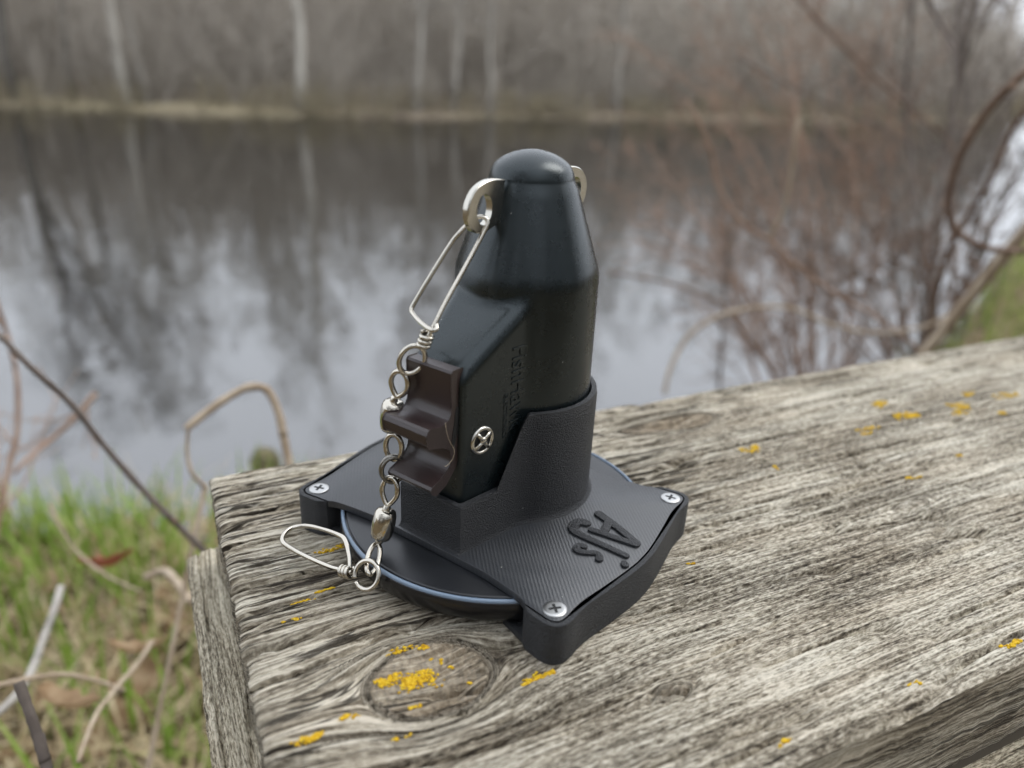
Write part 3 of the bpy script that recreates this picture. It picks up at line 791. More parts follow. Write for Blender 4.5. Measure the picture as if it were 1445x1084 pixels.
# upper snap
wire('snap_clip', [(-1.2,-33.4,75.0),(-0.9,-32.4,77.6),(-0.2,-31,80.4),(-0.1,-26,86.4),(0.4,-18,95.4),(1.0,-12.6,102.2),(1.3,-11.0,104.6),(1.0,-10.6,105.9),(0,-11.0,106.6),(-1.2,-12.0,106.5),(-2.6,-14.0,105.0),
                   (-3.9,-16.5,102.5),(-5.4,-18.7,99.2),(-8.0,-25.0,89.8),(-9.6,-28.6,83.9),(-9.7,-29.4,82.6),(-8.8,-30.0,81.8),(-4.6,-31.9,81.0),(-0.6,-33.2,80.5),(1.6,-33.4,80.3),(2.2,-32.6,80.6),(1.4,-31.6,81.3)],WR,sub=6)
ax_ = np.array([-0.55,-0.42,-2.0]); ax_ /= np.linalg.norm(ax_)
def coil(c0,axis,r,turns,pitch,wr,name):
    a = np.array(axis,float); a /= np.linalg.norm(a); e1 = np.cross(a,[0.57,-0.82,0.1]); e1 /= np.linalg.norm(e1); e2 = np.cross(a,e1)
    t = np.linspace(0,turns,int(turns*16)); P = np.array([np.array(c0)+a*pitch*k+r*(e1*math.cos(6.283*k)+e2*math.sin(6.283*k)) for k in t])
    V,F = tube(P,wr,8); return mesh_obj(name,V-CO,F,m_nickel,ch,True,MM)
coil((-0.9,-32.6,78.6),ax_,1.5,3.4,1.3,0.62,'wire_wrap')
def oval(name, c, up, w, h, turn, r=0.74, m=m_nickel, tear=0.0):
    """closed wire loop, its flat side turned from the lens by the angle given"""
    c = np.array(c,float); up = np.array(up,float); up /= np.linalg.norm(up)
    side = np.array([0.82*math.cos(turn)-0.57*math.sin(turn)*0, 0.57,0]); 
    side = np.array([math.cos(R(35)+turn),math.sin(R(35)+turn),0]); side -= up*(side@up); side /= np.linalg.norm(side)
    P = []
    for k in range(40):
        t = 2*math.pi*k/40; f_ = 1-tear*max(-math.cos(t),0)**1.5
        P.append(c+up*math.cos(t)*h/2+side*math.sin(t)*w/2*f_)
    V,F = tube(P,r,10,True); return mesh_obj(name,V-CO,F,m,ch,True,MM)
def barrel(c, axis, name='swivel_barrel', k=1.0):
    a = np.array(axis,float); a /= np.linalg.norm(a)
    V,F = lathe([(0.9,-6.1),(1.15,-5.4),(1.2,-4.9),(2.3,-4.7),(2.9,-4.2),(3.25,-3.0),(3.45,-1),(3.5,1),(3.3,3.0),(2.95,4.2),(2.35,4.75),(1.2,4.9),(1.15,5.4),(0.9,6.1)],28,np.array(c)-CO,a)
    V = np.array(V); o = sharp(mesh_obj(name,V,F,m_nickel,ch,True,MM),42); return o
oval('link',(-5.0,-34.4,70.4),(3.6,1.6,8.5),6.6,9.2,0.15)
oval('link',(-8.9,-35.5,62.4),(1.3,0.3,7.0),5.6,8.0,-0.45,0.78,tear=0.45)
barrel((-11.35,-36.1,52.0),(0.9,0.2,7.0))
oval('link',(-9.9,-37.2,42.9),(0.6,0.2,7.4),5.2,8.2,-0.35,0.8)
oval('link',(-9.5,-38.2,36.2),(0.2,0.3,7),6.6,8.4,0.25,0.78,m_blacknickel)
oval('link',(-9.2,-38.35,36.0),(0.2,0.3,7),6.4,8.2,0.35,0.55,m_blacknickel)
oval('link',(-9.3,-39.9,29.6),(0.1,1.6,7.2),5.2,8.6,-0.4,0.78,tear=0.5)
barrel((-9.1,-43.0,19.9),(0.3,1.7,6.3))
oval('link',(-7.6,-48.8,11.6),(-4.2,7.4,4.6),3.4,9.4,0.7,0.78)
# lower snap lying against the puck and the plank
c6 = np.array([-5.4,-53.6,9.8]); e1 = np.array([0.97,0.16,0.12]); e2 = np.array([-0.12,0.45,0.88]); e2 /= np.linalg.norm(e2)
P = [c6+e1*4.1*math.cos(t)+e2*4.1*math.sin(t) for t in np.linspace(R(205),R(-140),24)]
low = [(-41.1,-54.9,5.2),(-36.0,-54.6,4.4),(-29.6,-54.0,4.2),(-22,-53.6,4.8),(-17.2,-53.6,6.0),(-12.2,-53.4,7.2)]
wire('snap_clip',[tuple(p) for p in [(-13.2,-52.9,7.8),(-14.8,-51.4,8.6),(-16.6,-50.0,9.2),(-20.0,-47.8,10.2),(-22.4,-46.7,10.8),(-24.6,-46.4,10.8),(-30.3,-45.6,9.4),(-38.6,-45.2,7.2),(-42.8,-46.8,6.3),(-44.4,-49.6,6.1),(-43.6,-52.9,5.8)]+low],0.76,sub=6)
wire('link',[tuple(p) for p in P],0.74,sub=2)
coil((-16.4,-53.6,6.0),(4.0,0.1,1.0),1.5,3.4,1.35,0.62,'wire_wrap')
# a fine fibre caught on the block
fib = tag(mesh_obj('fibre',*[q if i else np.array(q) for i,q in enumerate(tube([np.array(stand_to_world(p_)) for p_ in catmull([(8.6,-36.2,56.6),(8.9,-36.0,53.8),(8.9,-34.6,50.2),(8.8,-32.6,46.8),(8.7,-33.0,44.4),(8.5,-34.6,43.0),(8.4,-36.0,42.8)],6)],0.00007,5))],mat('pale_fibre',(0.42,0.34,0.24),0.6)),
          'fine pale fibre clinging to the brown clamp block','fibre')

# ------------------------------------------------------------------ vegetation
m_twig_red = bark('reddish_twig_bark', (0.22,0.135,0.092), (0.34,0.24,0.18))
m_twig_dark = bark('dark_twig_bark', (0.10,0.082,0.070), (0.20,0.168,0.145))
m_twig_brown = bark('brown_twig_bark', (0.10,0.062,0.045), (0.19,0.13,0.095))
m_twig_pale = bark('pale_dry_stem', (0.28,0.215,0.15), (0.42,0.345,0.26))
m_twig_grey = bark('grey_dead_wood', (0.25,0.235,0.21), (0.40,0.375,0.34))
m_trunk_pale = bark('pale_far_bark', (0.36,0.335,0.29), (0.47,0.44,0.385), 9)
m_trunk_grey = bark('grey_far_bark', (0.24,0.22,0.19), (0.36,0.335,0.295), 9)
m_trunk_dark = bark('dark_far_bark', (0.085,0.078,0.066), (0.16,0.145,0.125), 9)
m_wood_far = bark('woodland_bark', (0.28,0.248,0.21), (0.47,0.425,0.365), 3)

def rvec(rg): 
    a = rg.uniform(0,6.283); z = rg.uniform(-1,1); q = math.sqrt(1-z*z); return np.array([q*math.cos(a),q*math.sin(a),z])
def sprout(buf, p, d, L, r, depth, rg, kids, nseg, sides, spread=0.9, up=0.12, wob=0.16, taper=0.35, minr=0.0, ratio=0.55, start=0.2):
    """a branch and, along it, its smaller branches"""
    pts = [np.array(p,float)]; d = np.array(d,float); d /= np.linalg.norm(d); D = [d]
    for i in range(nseg):
        d = d+rvec(rg)*wob+np.array([0,0,up]); d /= np.linalg.norm(d)
        pts.append(pts[-1]+d*L/nseg); D.append(d)
    rad = np.maximum(np.linspace(r,r*taper,nseg+1),minr)
    buf.add(*tube(pts,rad,sides[0],cap=False))
    if depth <= 0: return
    for k in range(kids[0]):
        t = start+(1-start)*(k+rg.random())/kids[0]; f = t*nseg; i = min(int(f),nseg-1); q = pts[i]+(pts[i+1]-pts[i])*(f-i)
        dd = D[i+1]+rvec(rg)*spread
        sprout(buf,q,dd,L*ratio*(1.15-0.6*t)*rg.uniform(0.7,1.2),max(rad[i]*0.55,minr),depth-1,rg,kids[1:],max(2,nseg-2),sides[1:],spread,up,wob*1.2,taper,minr,ratio,start)

def tree_parts(seed, H, r, lean=(0,0), kids=(16,5,4), sides=(7,4,3,3), fork=False, crown_from=0.28, minr=0.014):
    rg = random.Random(seed); trunk = Buf(); crown = Buf()
    pts = [np.array([0,0,-0.3])]; n = 9; w = np.zeros(2)
    for i in range(1,n+1):
        t = i/n; w = w+np.array([rg.uniform(-1,1),rg.uniform(-1,1)])*0.012*H
        pts.append(np.array([lean[0]*t*H+w[0],lean[1]*t*H+w[1],t*H]))
    rad = r*np.linspace(1.15,0.16,n+1); rad[0] *= 1.3
    trunk.add(*tube(pts,rad,sides[0]))
    if fork:
        p2 = [pts[2]+(pts[3]-pts[2])*0.2]; d = np.array([0.35,0.1,1.0])
        for i in range(6): d = d+rvec(rg)*0.08+np.array([-0.03,0,0]); p2.append(p2[-1]+d/np.linalg.norm(d)*H*0.11)
        trunk.add(*tube(p2,r*np.linspace(0.75,0.15,7),sides[0]))
    for k in range(kids[0]):
        t = crown_from+(0.98-crown_from)*(k+rg.random())/kids[0]; f = t*n; i = min(int(f),n-1); q = pts[i]+(pts[i+1]-pts[i])*(f-i)
        a = rg.uniform(0,6.283); d = np.array([math.cos(a),math.sin(a),rg.uniform(0.35,1.1)])
        sprout(crown,q,d,H*0.30*(1.2-0.75*t)*rg.uniform(0.7,1.25),max(rad[i]*0.42,minr),len(kids)-1,rg,kids[1:],4,sides[1:],0.85,0.10,0.15,0.3,minr)
    return trunk, crown
def hit_plane(px,py,z):
    d = at(px,py,1.0)-CAM; t = (z-CAM.z)/d.z; return CAM+d*t

# trees one can tell apart on the far bank
FAR = [('tall_tree', 30,152,0.13,9.4,( 0.01,0),m_trunk_dark,True,'dark forked bare tree at the left edge of the far bank'),
       ('tall_tree',186,155,0.125,9.4,(-0.10,0),m_trunk_pale,False,'pale barked leaning tree trunk on the far bank above its reflection'),
       ('tall_tree',212,150,0.09,9.5,(-0.04,0),m_trunk_grey,False,'slim grey bare tree just right of the pale leaning trunk'),
       ('tall_tree',424,158,0.115,9.2,( 0.00,0),m_trunk_pale,False,'straight pale grey tree trunk behind the end of the straw coloured far bank'),
       ('tall_tree',585,150,0.085,9.6,( 0.02,0),m_trunk_grey,False,'thin grey bare tree on the far bank left of the probe tip'),
       ('tall_tree',638,160,0.075,8.6,( 0.015,0),m_trunk_grey,False,'first of two grey slim trunks directly left of the probe tip'),
       ('tall_tree',690,160,0.07,8.4,(-0.01,0),m_trunk_grey,False,'second of two grey slim trunks, the one nearer the probe tip'),
       ('tall_tree',108,148,0.07, 9,( 0.03,0),m_trunk_dark,False,'thin dark bare tree between the forked tree and the pale leaning trunk'),
       ('tall_tree',870,165,0.10,10,(-0.02,0),m_trunk_grey,False,'grey bare tree on the far bank right of the probe tip')]
for i,(nm,px,py,r,H,lean,mt,fk,lb) in enumerate(FAR):
    b = hit_plane(px,py+14,WATER+0.0); y_ = float(shore_y(b.x))+0.30+0.12*(i%3); x_ = CAM.x+(b.x-CAM.x)*(y_-CAM.y)/(b.y-CAM.y)
    z_ = float(far_h(np.array(x_),np.array(y_)))
    root = empty(nm,(x_,y_,z_),0,lb,'tree','bare trees on the far bank')
    tr,cr_ = tree_parts(100+i,H,r,lean,fork=fk)
    tr.obj('trunk',mt,root); tag(cr_.obj('crown',mt,root),kind='stuff')

# the wood behind them reads as one grey mass
rg = random.Random(5); nr_ = np.random.RandomState(5)
protos = []
for k in range(7):
    tr,cr_ = tree_parts(300+k,rg.uniform(6.2,8.4),rg.uniform(0.045,0.085),(rg.uniform(-.05,.05),rg.uniform(-.05,.05)),kids=(13,4,2),sides=(5,3,3,3),crown_from=0.10,minr=0.015)
    protos.append((np.concatenate(tr.v+[v_ for v_ in cr_.v]), tr.f+[tuple(i+tr.n for i in f_) for f_ in cr_.f]))
for k in range(5):
    b_ = Buf()
    for j in range(16):
        a = rg.uniform(0,6.283); d = np.array([math.cos(a)*rg.uniform(.1,.8),math.sin(a)*rg.uniform(.1,.8),1.0])
        sprout(b_,(rg.uniform(-.5,.5),rg.uniform(-.5,.5),-0.1),d,rg.uniform(1.6,3.6),0.017,1,rg,(6,),4,(3,3),0.7,0.05,0.12,0.4,0.006)
    protos.append((np.concatenate(b_.v),b_.f))
def scatter(name, picks, mtl, hf=None):
    VV = []; FF = {3:[],4:[],5:[],7:[]}; base = 0
    for (k,x,y,rz,sc) in picks:
        V_,F_ = protos[k]; c,s_ = math.cos(rz),math.sin(rz)
        z = float((hf or far_h)(np.array(x),np.array(y)))
        VV.append(np.c_[(V_[:,0]*c-V_[:,1]*s_)*sc+x,(V_[:,0]*s_+V_[:,1]*c)*sc+y,V_[:,2]*sc+z])
        FF[4].append(PQ[k]+base); base += len(V_)
    V_ = np.concatenate(VV); Q = np.concatenate(FF[4])
    me = bpy.data.meshes.new(name); me.vertices.add(len(V_)); me.vertices.foreach_set('co',V_.ravel())
    me.loops.add(Q.size); me.loops.foreach_set('vertex_index',Q.ravel().astype(np.int32))
    me.polygons.add(len(Q)); me.polygons.foreach_set('loop_start',(np.arange(len(Q))*4).astype(np.int32))
    me.update(calc_edges=True); me.materials.append(mtl); me.validate()
    o = bpy.data.objects.new(name,me); col.objects.link(o); return o
PQ = [np.array([f_ for f_ in F_ if len(f_) == 4]) for V_,F_ in protos]
picks = []
for i in range(300):
    x = rg.uniform(-26,30) if i < 250 else rg.uniform(-50,60); d = 1.6+abs(rg.gauss(0,1))*13+rg.uniform(0,6)
    picks.append((rg.randrange(7),x,float(shore_y(x))+d,rg.uniform(0,6.28),rg.uniform(0.75,1.1)))
for i in range(520):
    x = rg.uniform(-24,40); d = 0.9+rg.random()**1.5*22
    picks.append((7+rg.randrange(5),x,float(shore_y(x))+d,rg.uniform(0,6.28),rg.uniform(0.55,1.25)+d*0.03))
for i in range(46):
    x = rg.uniform(-20,34); picks.append((rg.randrange(7),x,float(shore_y(x))+rg.uniform(1.2,6),rg.uniform(0,6.28),rg.uniform(1.0,1.22)))
for i in range(90):
    x = rg.uniform(-20,34); picks.append((7+rg.randrange(5),x,float(shore_y(x))+rg.uniform(0.5,1.6),rg.uniform(0,6.28),rg.uniform(0.3,0.6)))
picks = [p_ for p_ in picks if p_[1] < 0.585*(p_[2]+0.2)-0.5*(p_[0] < 7) and not (p_[0] < 7 and abs(p_[1]+0.545*p_[2]+0.6) < 0.7 and p_[2]-float(shore_y(p_[1])) < 3)]
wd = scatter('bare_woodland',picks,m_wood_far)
reeds = []
for i in range(420):
    x = rg.uniform(-22,30); reeds.append((7+rg.randrange(5),x,float(shore_y(x))+rg.uniform(-0.15,0.9),rg.uniform(0,6.28),rg.uniform(0.10,0.30)))
tag(scatter('shore_reeds',reeds,bark('dull_straw',(0.22,0.19,0.13),(0.36,0.31,0.21),4)),'dull tan dead grass fringing the far waterline','grass',kind='stuff')
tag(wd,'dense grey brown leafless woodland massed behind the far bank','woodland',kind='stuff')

picks = []  # unseen trees added behind the camera to darken what the probe reflects
for i in range(170):
    a = rg.uniform(R(170),R(370)); d = 4.5+rg.random()**1.3*26; x,y = d*math.cos(a),d*math.sin(a)
    if y > float(edge_y(x))-2.5: continue
    picks.append((rg.randrange(7) if i % 3 else 7+rg.randrange(5),x,y-0.5,rg.uniform(0,6.28),rg.uniform(0.9,1.35)))
tag(scatter('bare_woodland',picks,m_trunk_dark,near_h),'unseen leafless woodland added on the near bank behind the viewer to darken reflections','woodland',kind='stuff')

# stems and twigs on the near bank
def stem(name, label, pts, r_mm, mtl, cat='branch', twigs=0, tl=0.12, seed=0, ground=False, buds=0, taper=0.6, group=None, sides=8):
    P = [np.array(at(*p)) for p in pts]
    if ground:
        e = P[-1]; g_ = float(near_h(np.array(e[0]),np.array(e[1])))-0.03
        d_ = P[-1]-P[-2]; d_ = d_/np.linalg.norm(d_); d_[2] = min(d_[2],-0.45)
        for q_ in (0.5,1.0): P.append(e+d_*((g_-e[2])/d_[2])*q_ if g_ < e[2] else e+d_*0.05*q_)
    C_ = catmull(P,6); rg_ = random.Random(seed)
    base = C_[-1] if ground else C_[0]
    root = empty(name,tuple(base),0,label,cat,group)
    rad = r_mm*MM*(np.linspace(taper,1,len(C_)) if ground else np.linspace(1,taper,len(C_)))
    rad = rad*(1+0.10*np.array([rg_.uniform(-1,1) for _ in C_]))
    V,F = tube(C_-base,rad,sides); mesh_obj('stem',V,F,mtl,root)
    if twigs:
        for k in range(twigs):
            b_ = Buf(); i = rg_.randrange(len(C_)-1); d = C_[i+1]-C_[i]; d = d/np.linalg.norm(d)*(-1 if ground else 1)
            sprout(b_,C_[i]-base,d+rvec(rg_)*0.9,tl*rg_.uniform(0.5,1.3),rad[i]*0.45,1,rg_,(3,),4,(5,4),0.8,0.06,0.2,0.35,0.0006)
            b_.obj('twig',mtl,root)
    for k in range(buds):
        i = 2+int((len(C_)-4)*(k+0.5)/buds); d = rvec(rg_)*rad[i]
        mesh_obj('bud',ico_v*np.array([1,1,1.5])*rad[i]*0.7+(C_[i]-base)+d,ico_f,m_twig_red,root)
    return root
stem('arched_branch','smooth brown branch arching down at the right edge',[(1470,90,.92),(1440,108,.92),(1400,148,.93),(1362,205,.95),(1341,262,.97),(1340,302,.98),(1356,332,.99),(1392,350,1.0),(1440,354,1.0),(1480,346,1.0)],4.4,m_twig_brown,taper=.75,seed=1,buds=5)
stem('leaning_branch','brown forked branch leaning behind the arching branch at the right edge',[(1475,130,1.15),(1440,165,1.15),(1422,196,1.15),(1396,255,1.17),(1368,300,1.2),(1340,350,1.25),(1320,420,1.35),(1308,480,1.45)],4.6,m_twig_brown,twigs=5,seed=2,ground=True)
stem('dry_pole','thick pale dry stick slanting up behind the plank at right',[(1480,285,1.0),(1440,333,1.02),(1395,388,1.05),(1345,450,1.08),(1300,505,1.1)],7.5,m_twig_pale,seed=3,ground=True,taper=.85,buds=0)
stem('forked_branch','pinkish forked twig in front of the reddish thicket, longer arm',[(968,138,1.15),(985,170,1.15),(1002,208,1.15),(1012,255,1.16),(1030,295,1.17),(1060,325,1.18),(1083,337,1.2),(1120,372,1.22),(1180,415,1.28),(1240,450,1.35),(1295,492,1.42)],3.3,m_twig_red,seed=4,ground=True,taper=.7,buds=3)
stem('forked_branch','pinkish upright twig rising from the elbow of the forked twig',[(1128,165,1.17),(1122,200,1.17),(1116,250,1.18),(1104,300,1.19),(1084,336,1.2)],3.2,m_twig_pale,seed=5,taper=.8)
stem('dry_reed','pale dry stem arching low behind the plank right of the probe',[(938,556,1.12),(946,520,1.12),(972,474,1.13),(1015,446,1.14),(1070,434,1.16),(1120,436,1.2),(1165,455,1.25),(1230,470,1.3),(1300,462,1.35),(1350,440,1.4)],3.0,m_twig_pale,seed=6,taper=.8)
stem('slanting_branch','grey brown branch sloping down from behind the probe towards the plank',[(858,384,1.5),(905,392,1.5),(960,404,1.5),(1015,430,1.5),(1050,470,1.5),(1080,510,1.5),(1105,545,1.5)],4.6,m_twig_brown,twigs=4,seed=7,ground=True)
stem('thin_branch','thin dark branch running level across the reddish thicket',[(1040,80,1.6),(1090,108,1.6),(1150,138,1.62),(1210,165,1.64),(1270,195,1.66),(1310,225,1.7)],2.6,m_twig_dark,twigs=3,seed=8)
stem('thin_branch','thin brown branch slanting down from the top edge at right',[(1110,-20,1.7),(1160,35,1.7),(1220,95,1.72),(1280,150,1.75),(1335,195,1.8),(1350,230,1.8)],3.2,m_twig_brown,twigs=4,seed=9)
stem('sapling','thickest dark upright stem of the clump at right',[(1385,-30,2.0),(1362,60,2.0),(1345,150,2.0),(1332,235,2.0),(1322,330,1.95),(1312,420,1.9),(1300,490,1.85)],10.5,m_twig_dark,twigs=8,tl=.35,seed=10,ground=True)
stem('sapling','dark upright stem just left of the thickest stem in the clump',[(1290,-30,2.1),(1284,60,2.1),(1278,140,2.1),(1286,230,2.08),(1300,330,2.0),(1306,420,1.95),(1296,500,1.9)],7.5,m_twig_dark,twigs=9,tl=.35,seed=11,ground=True)
stem('sapling','slender dark stem forking away at the top of the clump',[(1300,-20,2.15),(1325,30,2.15),(1352,70,2.12),(1358,110,2.1)],6.5,m_twig_dark,seed=12)
stem('sapling','thin dark stem left of the clump, bent at mid height',[(1262,300,2.0),(1256,345,2.0),(1262,400,1.97),(1275,450,1.93),(1290,505,1.9)],5.5,m_twig_dark,twigs=5,tl=.25,seed=13,ground=True)
stem('sapling','dark slanting stem right of the clump over the bright water',[(1450,215,2.0),(1425,265,2.0),(1395,320,2.0),(1370,380,1.98),(1340,440,1.95),(1318,490,1.9)],6.0,m_twig_dark,twigs=6,tl=.3,seed=14,ground=True)
stem('sapling','upright stem standing in the water below the reddish thicket',[(1030,330,2.3),(1026,380,2.3),(1022,440,2.3),(1018,500,2.3),(1014,560,2.3)],6.5,m_twig_dark,twigs=5,tl=.25,seed=15,ground=True)

def shrub(name, label, base_px, targets, seed, mtl, r=6.0, kids=(9,5,3), minr=0.0011, L=0.75, spread=0.75):
    b0 = np.array(at(*base_px)); b0[2] = float(near_h(np.array(b0[0]),np.array(b0[1])))-0.02
    root = empty(name,tuple(b0),0,label,'shrub','bare shrubs on the near bank'); rg_ = random.Random(seed); st = Buf(); tw = Buf()
    for (px,py,d) in targets:
        t_ = np.array(at(px,py,d)); mid = (b0+t_)/2+rvec(rg_)*0.10+np.array([0,0,0.10])
        C_ = catmull([b0+rvec(rg_)*0.05,mid,t_],7)-b0; rad = r*MM*np.linspace(1,0.35,len(C_))
        st = Buf(); tw = Buf(); st.add(*tube(C_,rad,6))
        for k in range(kids[0]):
            i = 3+rg_.randrange(len(C_)-4); dd = C_[i+1]-C_[i]; dd /= np.linalg.norm(dd)
            sprout(tw,C_[i],dd+rvec(rg_)*spread,L*rg_.uniform(0.35,0.9),rad[i]*0.5,len(kids)-1,rg_,kids[1:],4,(4,3,3),0.75,0.05,0.18,0.4,minr)
        so = st.obj('stem',mtl,root); tag(tw.obj('twigs',mtl,so),kind='stuff')
    return root
shrub('bare_shrub','reddish brown thicket of fine bare twigs over the water right of the probe',(1215,520,2.15),[(1000,130,2.8),(925,230,2.8),(1060,200,2.6),(1110,60,2.7),(1190,90,2.6),(1010,310,2.5),(1150,280,2.4),(950,330,2.6),(1060,20,2.9),(1250,20,2.7)],21,m_twig_red,7.0,(9,6,3),L=.62)
shrub('bare_shrub','tangle of dark bare twigs at the right behind the arching branch',(1330,520,2.1),[(1240,60,2.6),(1330,40,2.6),(1400,120,2.5),(1450,60,2.7),(1430,260,2.3),(1200,380,2.3)],22,m_twig_dark,6.0,(9,5,3),L=.6)
shrub('bare_shrub','low brown twigs just behind the plank at right',(1270,540,1.75),[(1130,430,1.9),(1190,400,1.9),(1240,380,1.9),(1300,330,1.9),(1350,400,1.8),(1100,480,1.9)],23,m_twig_brown,4.0,(7,4,3),L=.3)

# left of the bench
stem('bare_branch','slender dark twig with small buds slanting down at left',[(-30,452,.50),(0,474,.50),(42,517,.50),(100,570,.51),(146,628,.52),(196,685,.53),(240,730,.54),(275,765,.55)],2.3,m_twig_dark,twigs=0,seed=31,ground=True,buds=5,taper=.7)
stem('dry_reed','pale dry stem arching behind the left end of the plank',[(262,606,.54),(290,583,.54),(320,562,.54),(350,547,.54),(376,550,.54),(392,580,.54),(400,615,.54),(407,650,.54)],3.1,m_twig_pale,seed=32,ground=True,taper=.85)
stem('dry_reed','thin pale stem drooping from the tip of the arched dry stem',[(266,602,.545),(264,640,.55),(272,670,.55),(288,690,.56),(280,730,.56)],1.9,m_twig_pale,seed=33,ground=True)
stem('red_branch','upright reddish twig at the left edge over the water',[(-8,420,.95),(12,480,.95),(24,540,.95),(24,610,.95),(12,660,.95),(2,710,.95),(-8,760,.95)],3.6,m_twig_red,twigs=6,tl=.2,seed=34,ground=True)
stem('red_branch','forked reddish twig rising to the right at the left edge',[(135,555,1.0),(105,590,1.0),(70,622,1.0),(38,648,.97),(20,668,.96)],3.4,m_twig_red,twigs=3,tl=.12,seed=35)
stem('cut_stick','dark cut stick with pale tip standing in the lower left corner',[(26,962,.36),(38,995,.36),(52,1035,.36),(64,1075,.36),(76,1120,.36)],2.1,m_twig_dark,seed=36,ground=True,taper=.85,buds=0)
V,F = lathe([(2.35,0),(2.2,0.5),(0.02,0.6)],14); tipo = bpy.data.objects['cut_stick']
e0,e1_ = np.array(at(26,962,.36)),np.array(at(38,995,.36)); 
V,F = lathe([(1.75,-0.25),(1.7,0.3),(0.02,0.35)],14,(0,0,0),tuple(e0-e1_))
mesh_obj('cut_face',np.array(V)*MM+e0-np.array(tipo.location),F,m_twig_pale,tipo)
stem('grey_stick','pale grey dead stick leaning in the grass at left',[(86,828,.62),(76,862,.61),(60,905,.6),(44,948,.58),(20,985,.57),(-20,1020,.56)],2.6,m_twig_grey,seed=37,taper=.9,buds=1)
stem('fallen_reed','long tan fallen stem lying level across the litter at lower left',[(-20,972,.52),(40,958,.53),(90,952,.54),(140,962,.55),(175,975,.56)],1.6,m_twig_pale,seed=38,taper=.8)
stem('fallen_reed','tan broken stem slanting in the grass left of the cross board',[(215,905,.6),(195,935,.58),(165,970,.55),(135,1010,.52),(110,1075,.48)],1.5,m_twig_pale,seed=39,taper=.8)
stem('fallen_reed','dry stem leaning against the end of the cross board',[(205,815,.68),(232,806,.67),(252,825,.64),(268,850,.62)],3.2,m_twig_pale,seed=40,taper=.9)
stem('straw','dry straw blade bent over the grass at left',[(70,710,.7),(85,745,.7),(110,780,.7),(150,812,.68),(200,835,.66)],1.5,m_twig_pale,seed=41,taper=.6)
stem('grass_thread','fine dry grass thread lying over the plank at right',[(1312,562,.52),(1340,600,.51),(1378,630,.50),(1420,642,.49),(1460,640,.48)],0.35,m_twig_pale,cat='grass',seed=42,taper=.7,sides=5)

# stake in the water behind the plank
pk = hit_plane(378,700,WATER); pk = at(378,690,1.25)
B_ = Buf(); 
prf = [(0.0+0.022,-0.9),(0.024,-0.2),(0.023,0.0),(0.022,0.055),(0.016,0.066),(0.002,0.07)]
V,F = lathe(prf,12,tuple(pk)); V = np.array(V); V[:,0] += perlin(V[:,2]*40,V[:,1]*60,3)*0.004; V[:,1] += perlin(V[:,2]*40,V[:,0]*60,4)*0.004
tag(mesh_obj('mossy_stake',V,F,bark('mossy_wood',(0.06,0.055,0.03),(0.13,0.115,0.06),40)),'dark mossy stake top standing behind the left end of the plank','stake')

def blades(name, spots, mtl, seed, h=(0.05,0.13), w=(0.0012,0.0028), lean=0.5, lie=False):
    rg_ = random.Random(seed); V = []; F = []; b = 0
    for (x,y) in spots:
        z = float(near_h(np.array(x),np.array(y))); a = rg_.uniform(0,6.283); L = rg_.uniform(*h); wd_ = rg_.uniform(*w)
        ln = rg_.random()*lean; dx,dy = math.cos(a),math.sin(a); sx,sy = -dy,dx
        if lie: z += rg_.uniform(0.0,0.03)
        for i in range(5):
            t = i/4; out = L*(ln*t*t if not lie else t*0.95); up_ = L*(t*(1-0.35*ln*t) if not lie else t*rg_.uniform(-0.05,0.25)); q = wd_*(1-t)**0.7
            cx,cy,cz = x+dx*out,y+dy*out,z-0.004+up_
            V.append((cx-sx*q,cy-sy*q,cz)); V.append((cx+sx*q,cy+sy*q,cz+q*0.4))
        for i in range(4): F.append((b+2*i,b+2*i+1,b+2*i+3,b+2*i+2))
        b += 10
    return mesh_obj(name,V,F,mtl)
def leafmat(name, stops, sc):
    m = mat(name,stops[0][1],0.6,0,0.3); n = noise(m,coords(m),sc,3)
    lk(m,ramp(m,stops,n).outputs[0],bsdf(m).inputs['Base Color'])
    out = m.node_tree.nodes['Material Output']; tr = nd(m,'ShaderNodeBsdfTranslucent'); lk(m,m.node_tree.nodes[-2].outputs[0] if False else [x for x in m.node_tree.nodes if x.type == 'VALTORGB'][0].outputs[0],tr.inputs['Color'])
    mx = nd(m,'ShaderNodeMixShader'); mx.inputs[0].default_value = 0.35
    lk(m,bsdf(m).outputs[0],mx.inputs[1]); lk(m,tr.outputs[0],mx.inputs[2]); lk(m,mx.outputs[0],out.inputs['Surface'])
    return m
m_grass = leafmat('spring_grass',[(0.3,(0.12,0.20,0.028)),(0.5,(0.22,0.33,0.05)),(0.7,(0.38,0.44,0.13))],25)
m_straw = leafmat('dry_straw',[(0.3,(0.30,0.22,0.12)),(0.5,(0.50,0.40,0.24)),(0.7,(0.62,0.54,0.36))],30)
rg = random.Random(77); gs_,ds_,ls_ = [],[],[]
for i in range(22000):
    x = rg.uniform(-1.5,0.05); y = rg.uniform(0.02,1.0); e = float(edge_y(x))+0.05-y
    if e < 0: continue
    dn = perlin(np.array(x*5),np.array(y*5),61)
    if (e < 0.25 and rg.random() < 0.48+dn*0.8) or (rg.random() < 0.12+0.25*max(dn,0)): gs_.append((x,y))
    elif rg.random() < 0.22: ds_.append((x,y))
    elif rg.random() < 0.30: ls_.append((x,y))
for i in range(3200):
    x = rg.uniform(0.5,3.0); y = float(edge_y(x))-rg.random()**1.4*1.0+0.05
    if (x-0.4)*0.45 > y: continue
    (gs_ if rg.random() < 0.45 else ds_).append((x,y))
tag(blades('grass',gs_,m_grass,1,(0.05,0.15),(0.0016,0.0036),0.7),'fresh green grass blades along the brink of the near bank','grass',kind='stuff')
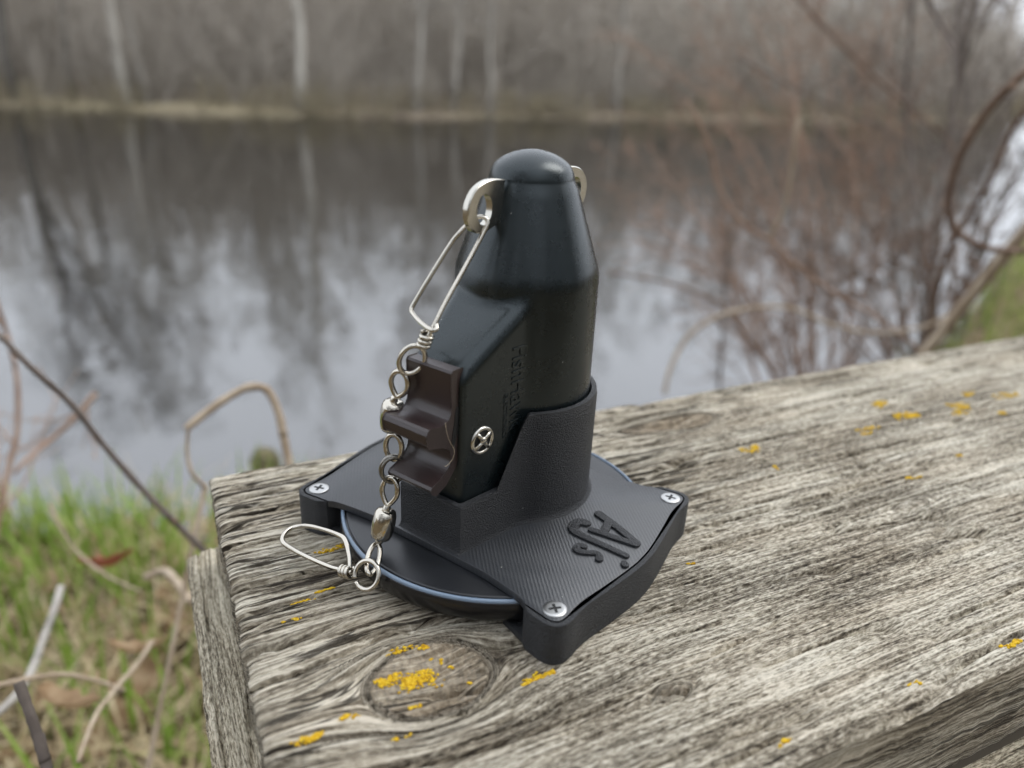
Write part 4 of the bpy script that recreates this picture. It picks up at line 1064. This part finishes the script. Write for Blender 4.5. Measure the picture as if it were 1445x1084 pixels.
tag(blades('dry_grass',ds_,m_straw,2,(0.04,0.14),(0.0008,0.0018),1.2),'dry straw coloured grass blades standing in the near bank','grass',kind='stuff')
tag(blades('straw_litter',ls_,m_straw,3,(0.05,0.16),(0.001,0.0024),0.3,True),'flattened straw and dead stems on the near bank','litter',kind='stuff')

def leaf_mesh(L, W, curl, seed):
    rg_ = random.Random(seed); n = 12; V = []; F = []
    for i in range(n+1):
        t = i/n; w = W*math.sin(math.pi*min(t*0.95+0.03,1))**0.7*(1+0.22*math.sin(t*22))
        z = curl*L*(t-0.5)**2*1.6
        for s_,zz in ((-1,curl*w*0.9),(0,0),(1,curl*w*0.7)): V.append((t*L-L/2,s_*w,z+zz+rg_.uniform(-1,1)*L*0.015))
    for i in range(n):
        for k in range(2): F.append((i*3+k,i*3+k+1,i*3+k+4,i*3+k+3))
    return np.array(V),F
m_leaf_tan = leafmat('dead_leaf_tan',[(0.3,(0.22,0.135,0.07)),(0.5,(0.34,0.23,0.13)),(0.7,(0.44,0.33,0.21))],60)
m_leaf_red = leafmat('dead_leaf_red',[(0.3,(0.15,0.045,0.022)),(0.6,(0.26,0.085,0.045))],60)
b_ = Buf(); rg = random.Random(91)
for i in range(260):
    x = rg.uniform(-1.0,0.0); y = rg.uniform(0.05,0.75)
    if y > float(edge_y(x))-0.05: continue
    V,F = leaf_mesh(rg.uniform(0.03,0.06),rg.uniform(0.009,0.017),rg.uniform(0.1,0.9),i); q = np.array((Matrix.Rotation(rg.uniform(0,6.28),3,'Z')@Matrix.Rotation(rg.uniform(-.5,.5),3,'X')@Matrix.Rotation(rg.uniform(-.4,.4),3,'Y')))
    b_.add(V@q.T+np.array([x,y,float(near_h(np.array(x),np.array(y)))+0.012]),F)
tag(b_.obj('leaf_litter',m_leaf_tan),'curled tan dead leaves strewn between the grass at left','leaves',kind='stuff')
for (px,py,d,L,W,mt_,lb,ry) in ((150,800,.72,.042,.016,m_leaf_red,'reddish brown dead leaf caught in the green grass at left',0.4),(196,922,.62,.040,.013,m_leaf_tan,'large curled tan leaf left of the cross board',0.2),(95,1000,.55,.040,.013,m_leaf_tan,'tan dead leaf lying beside the cut stick',-.2)):
    V,F = leaf_mesh(L,W,.6,int(px)); q = np.array(Matrix.Rotation(ry,3,'Z')@Matrix.Rotation(-.5,3,'X'))
    c = at(px,py,d); o = mesh_obj('dead_leaf',V@q.T,F,mt_); o.location = c; tag(o,lb,'leaf','dead leaves')
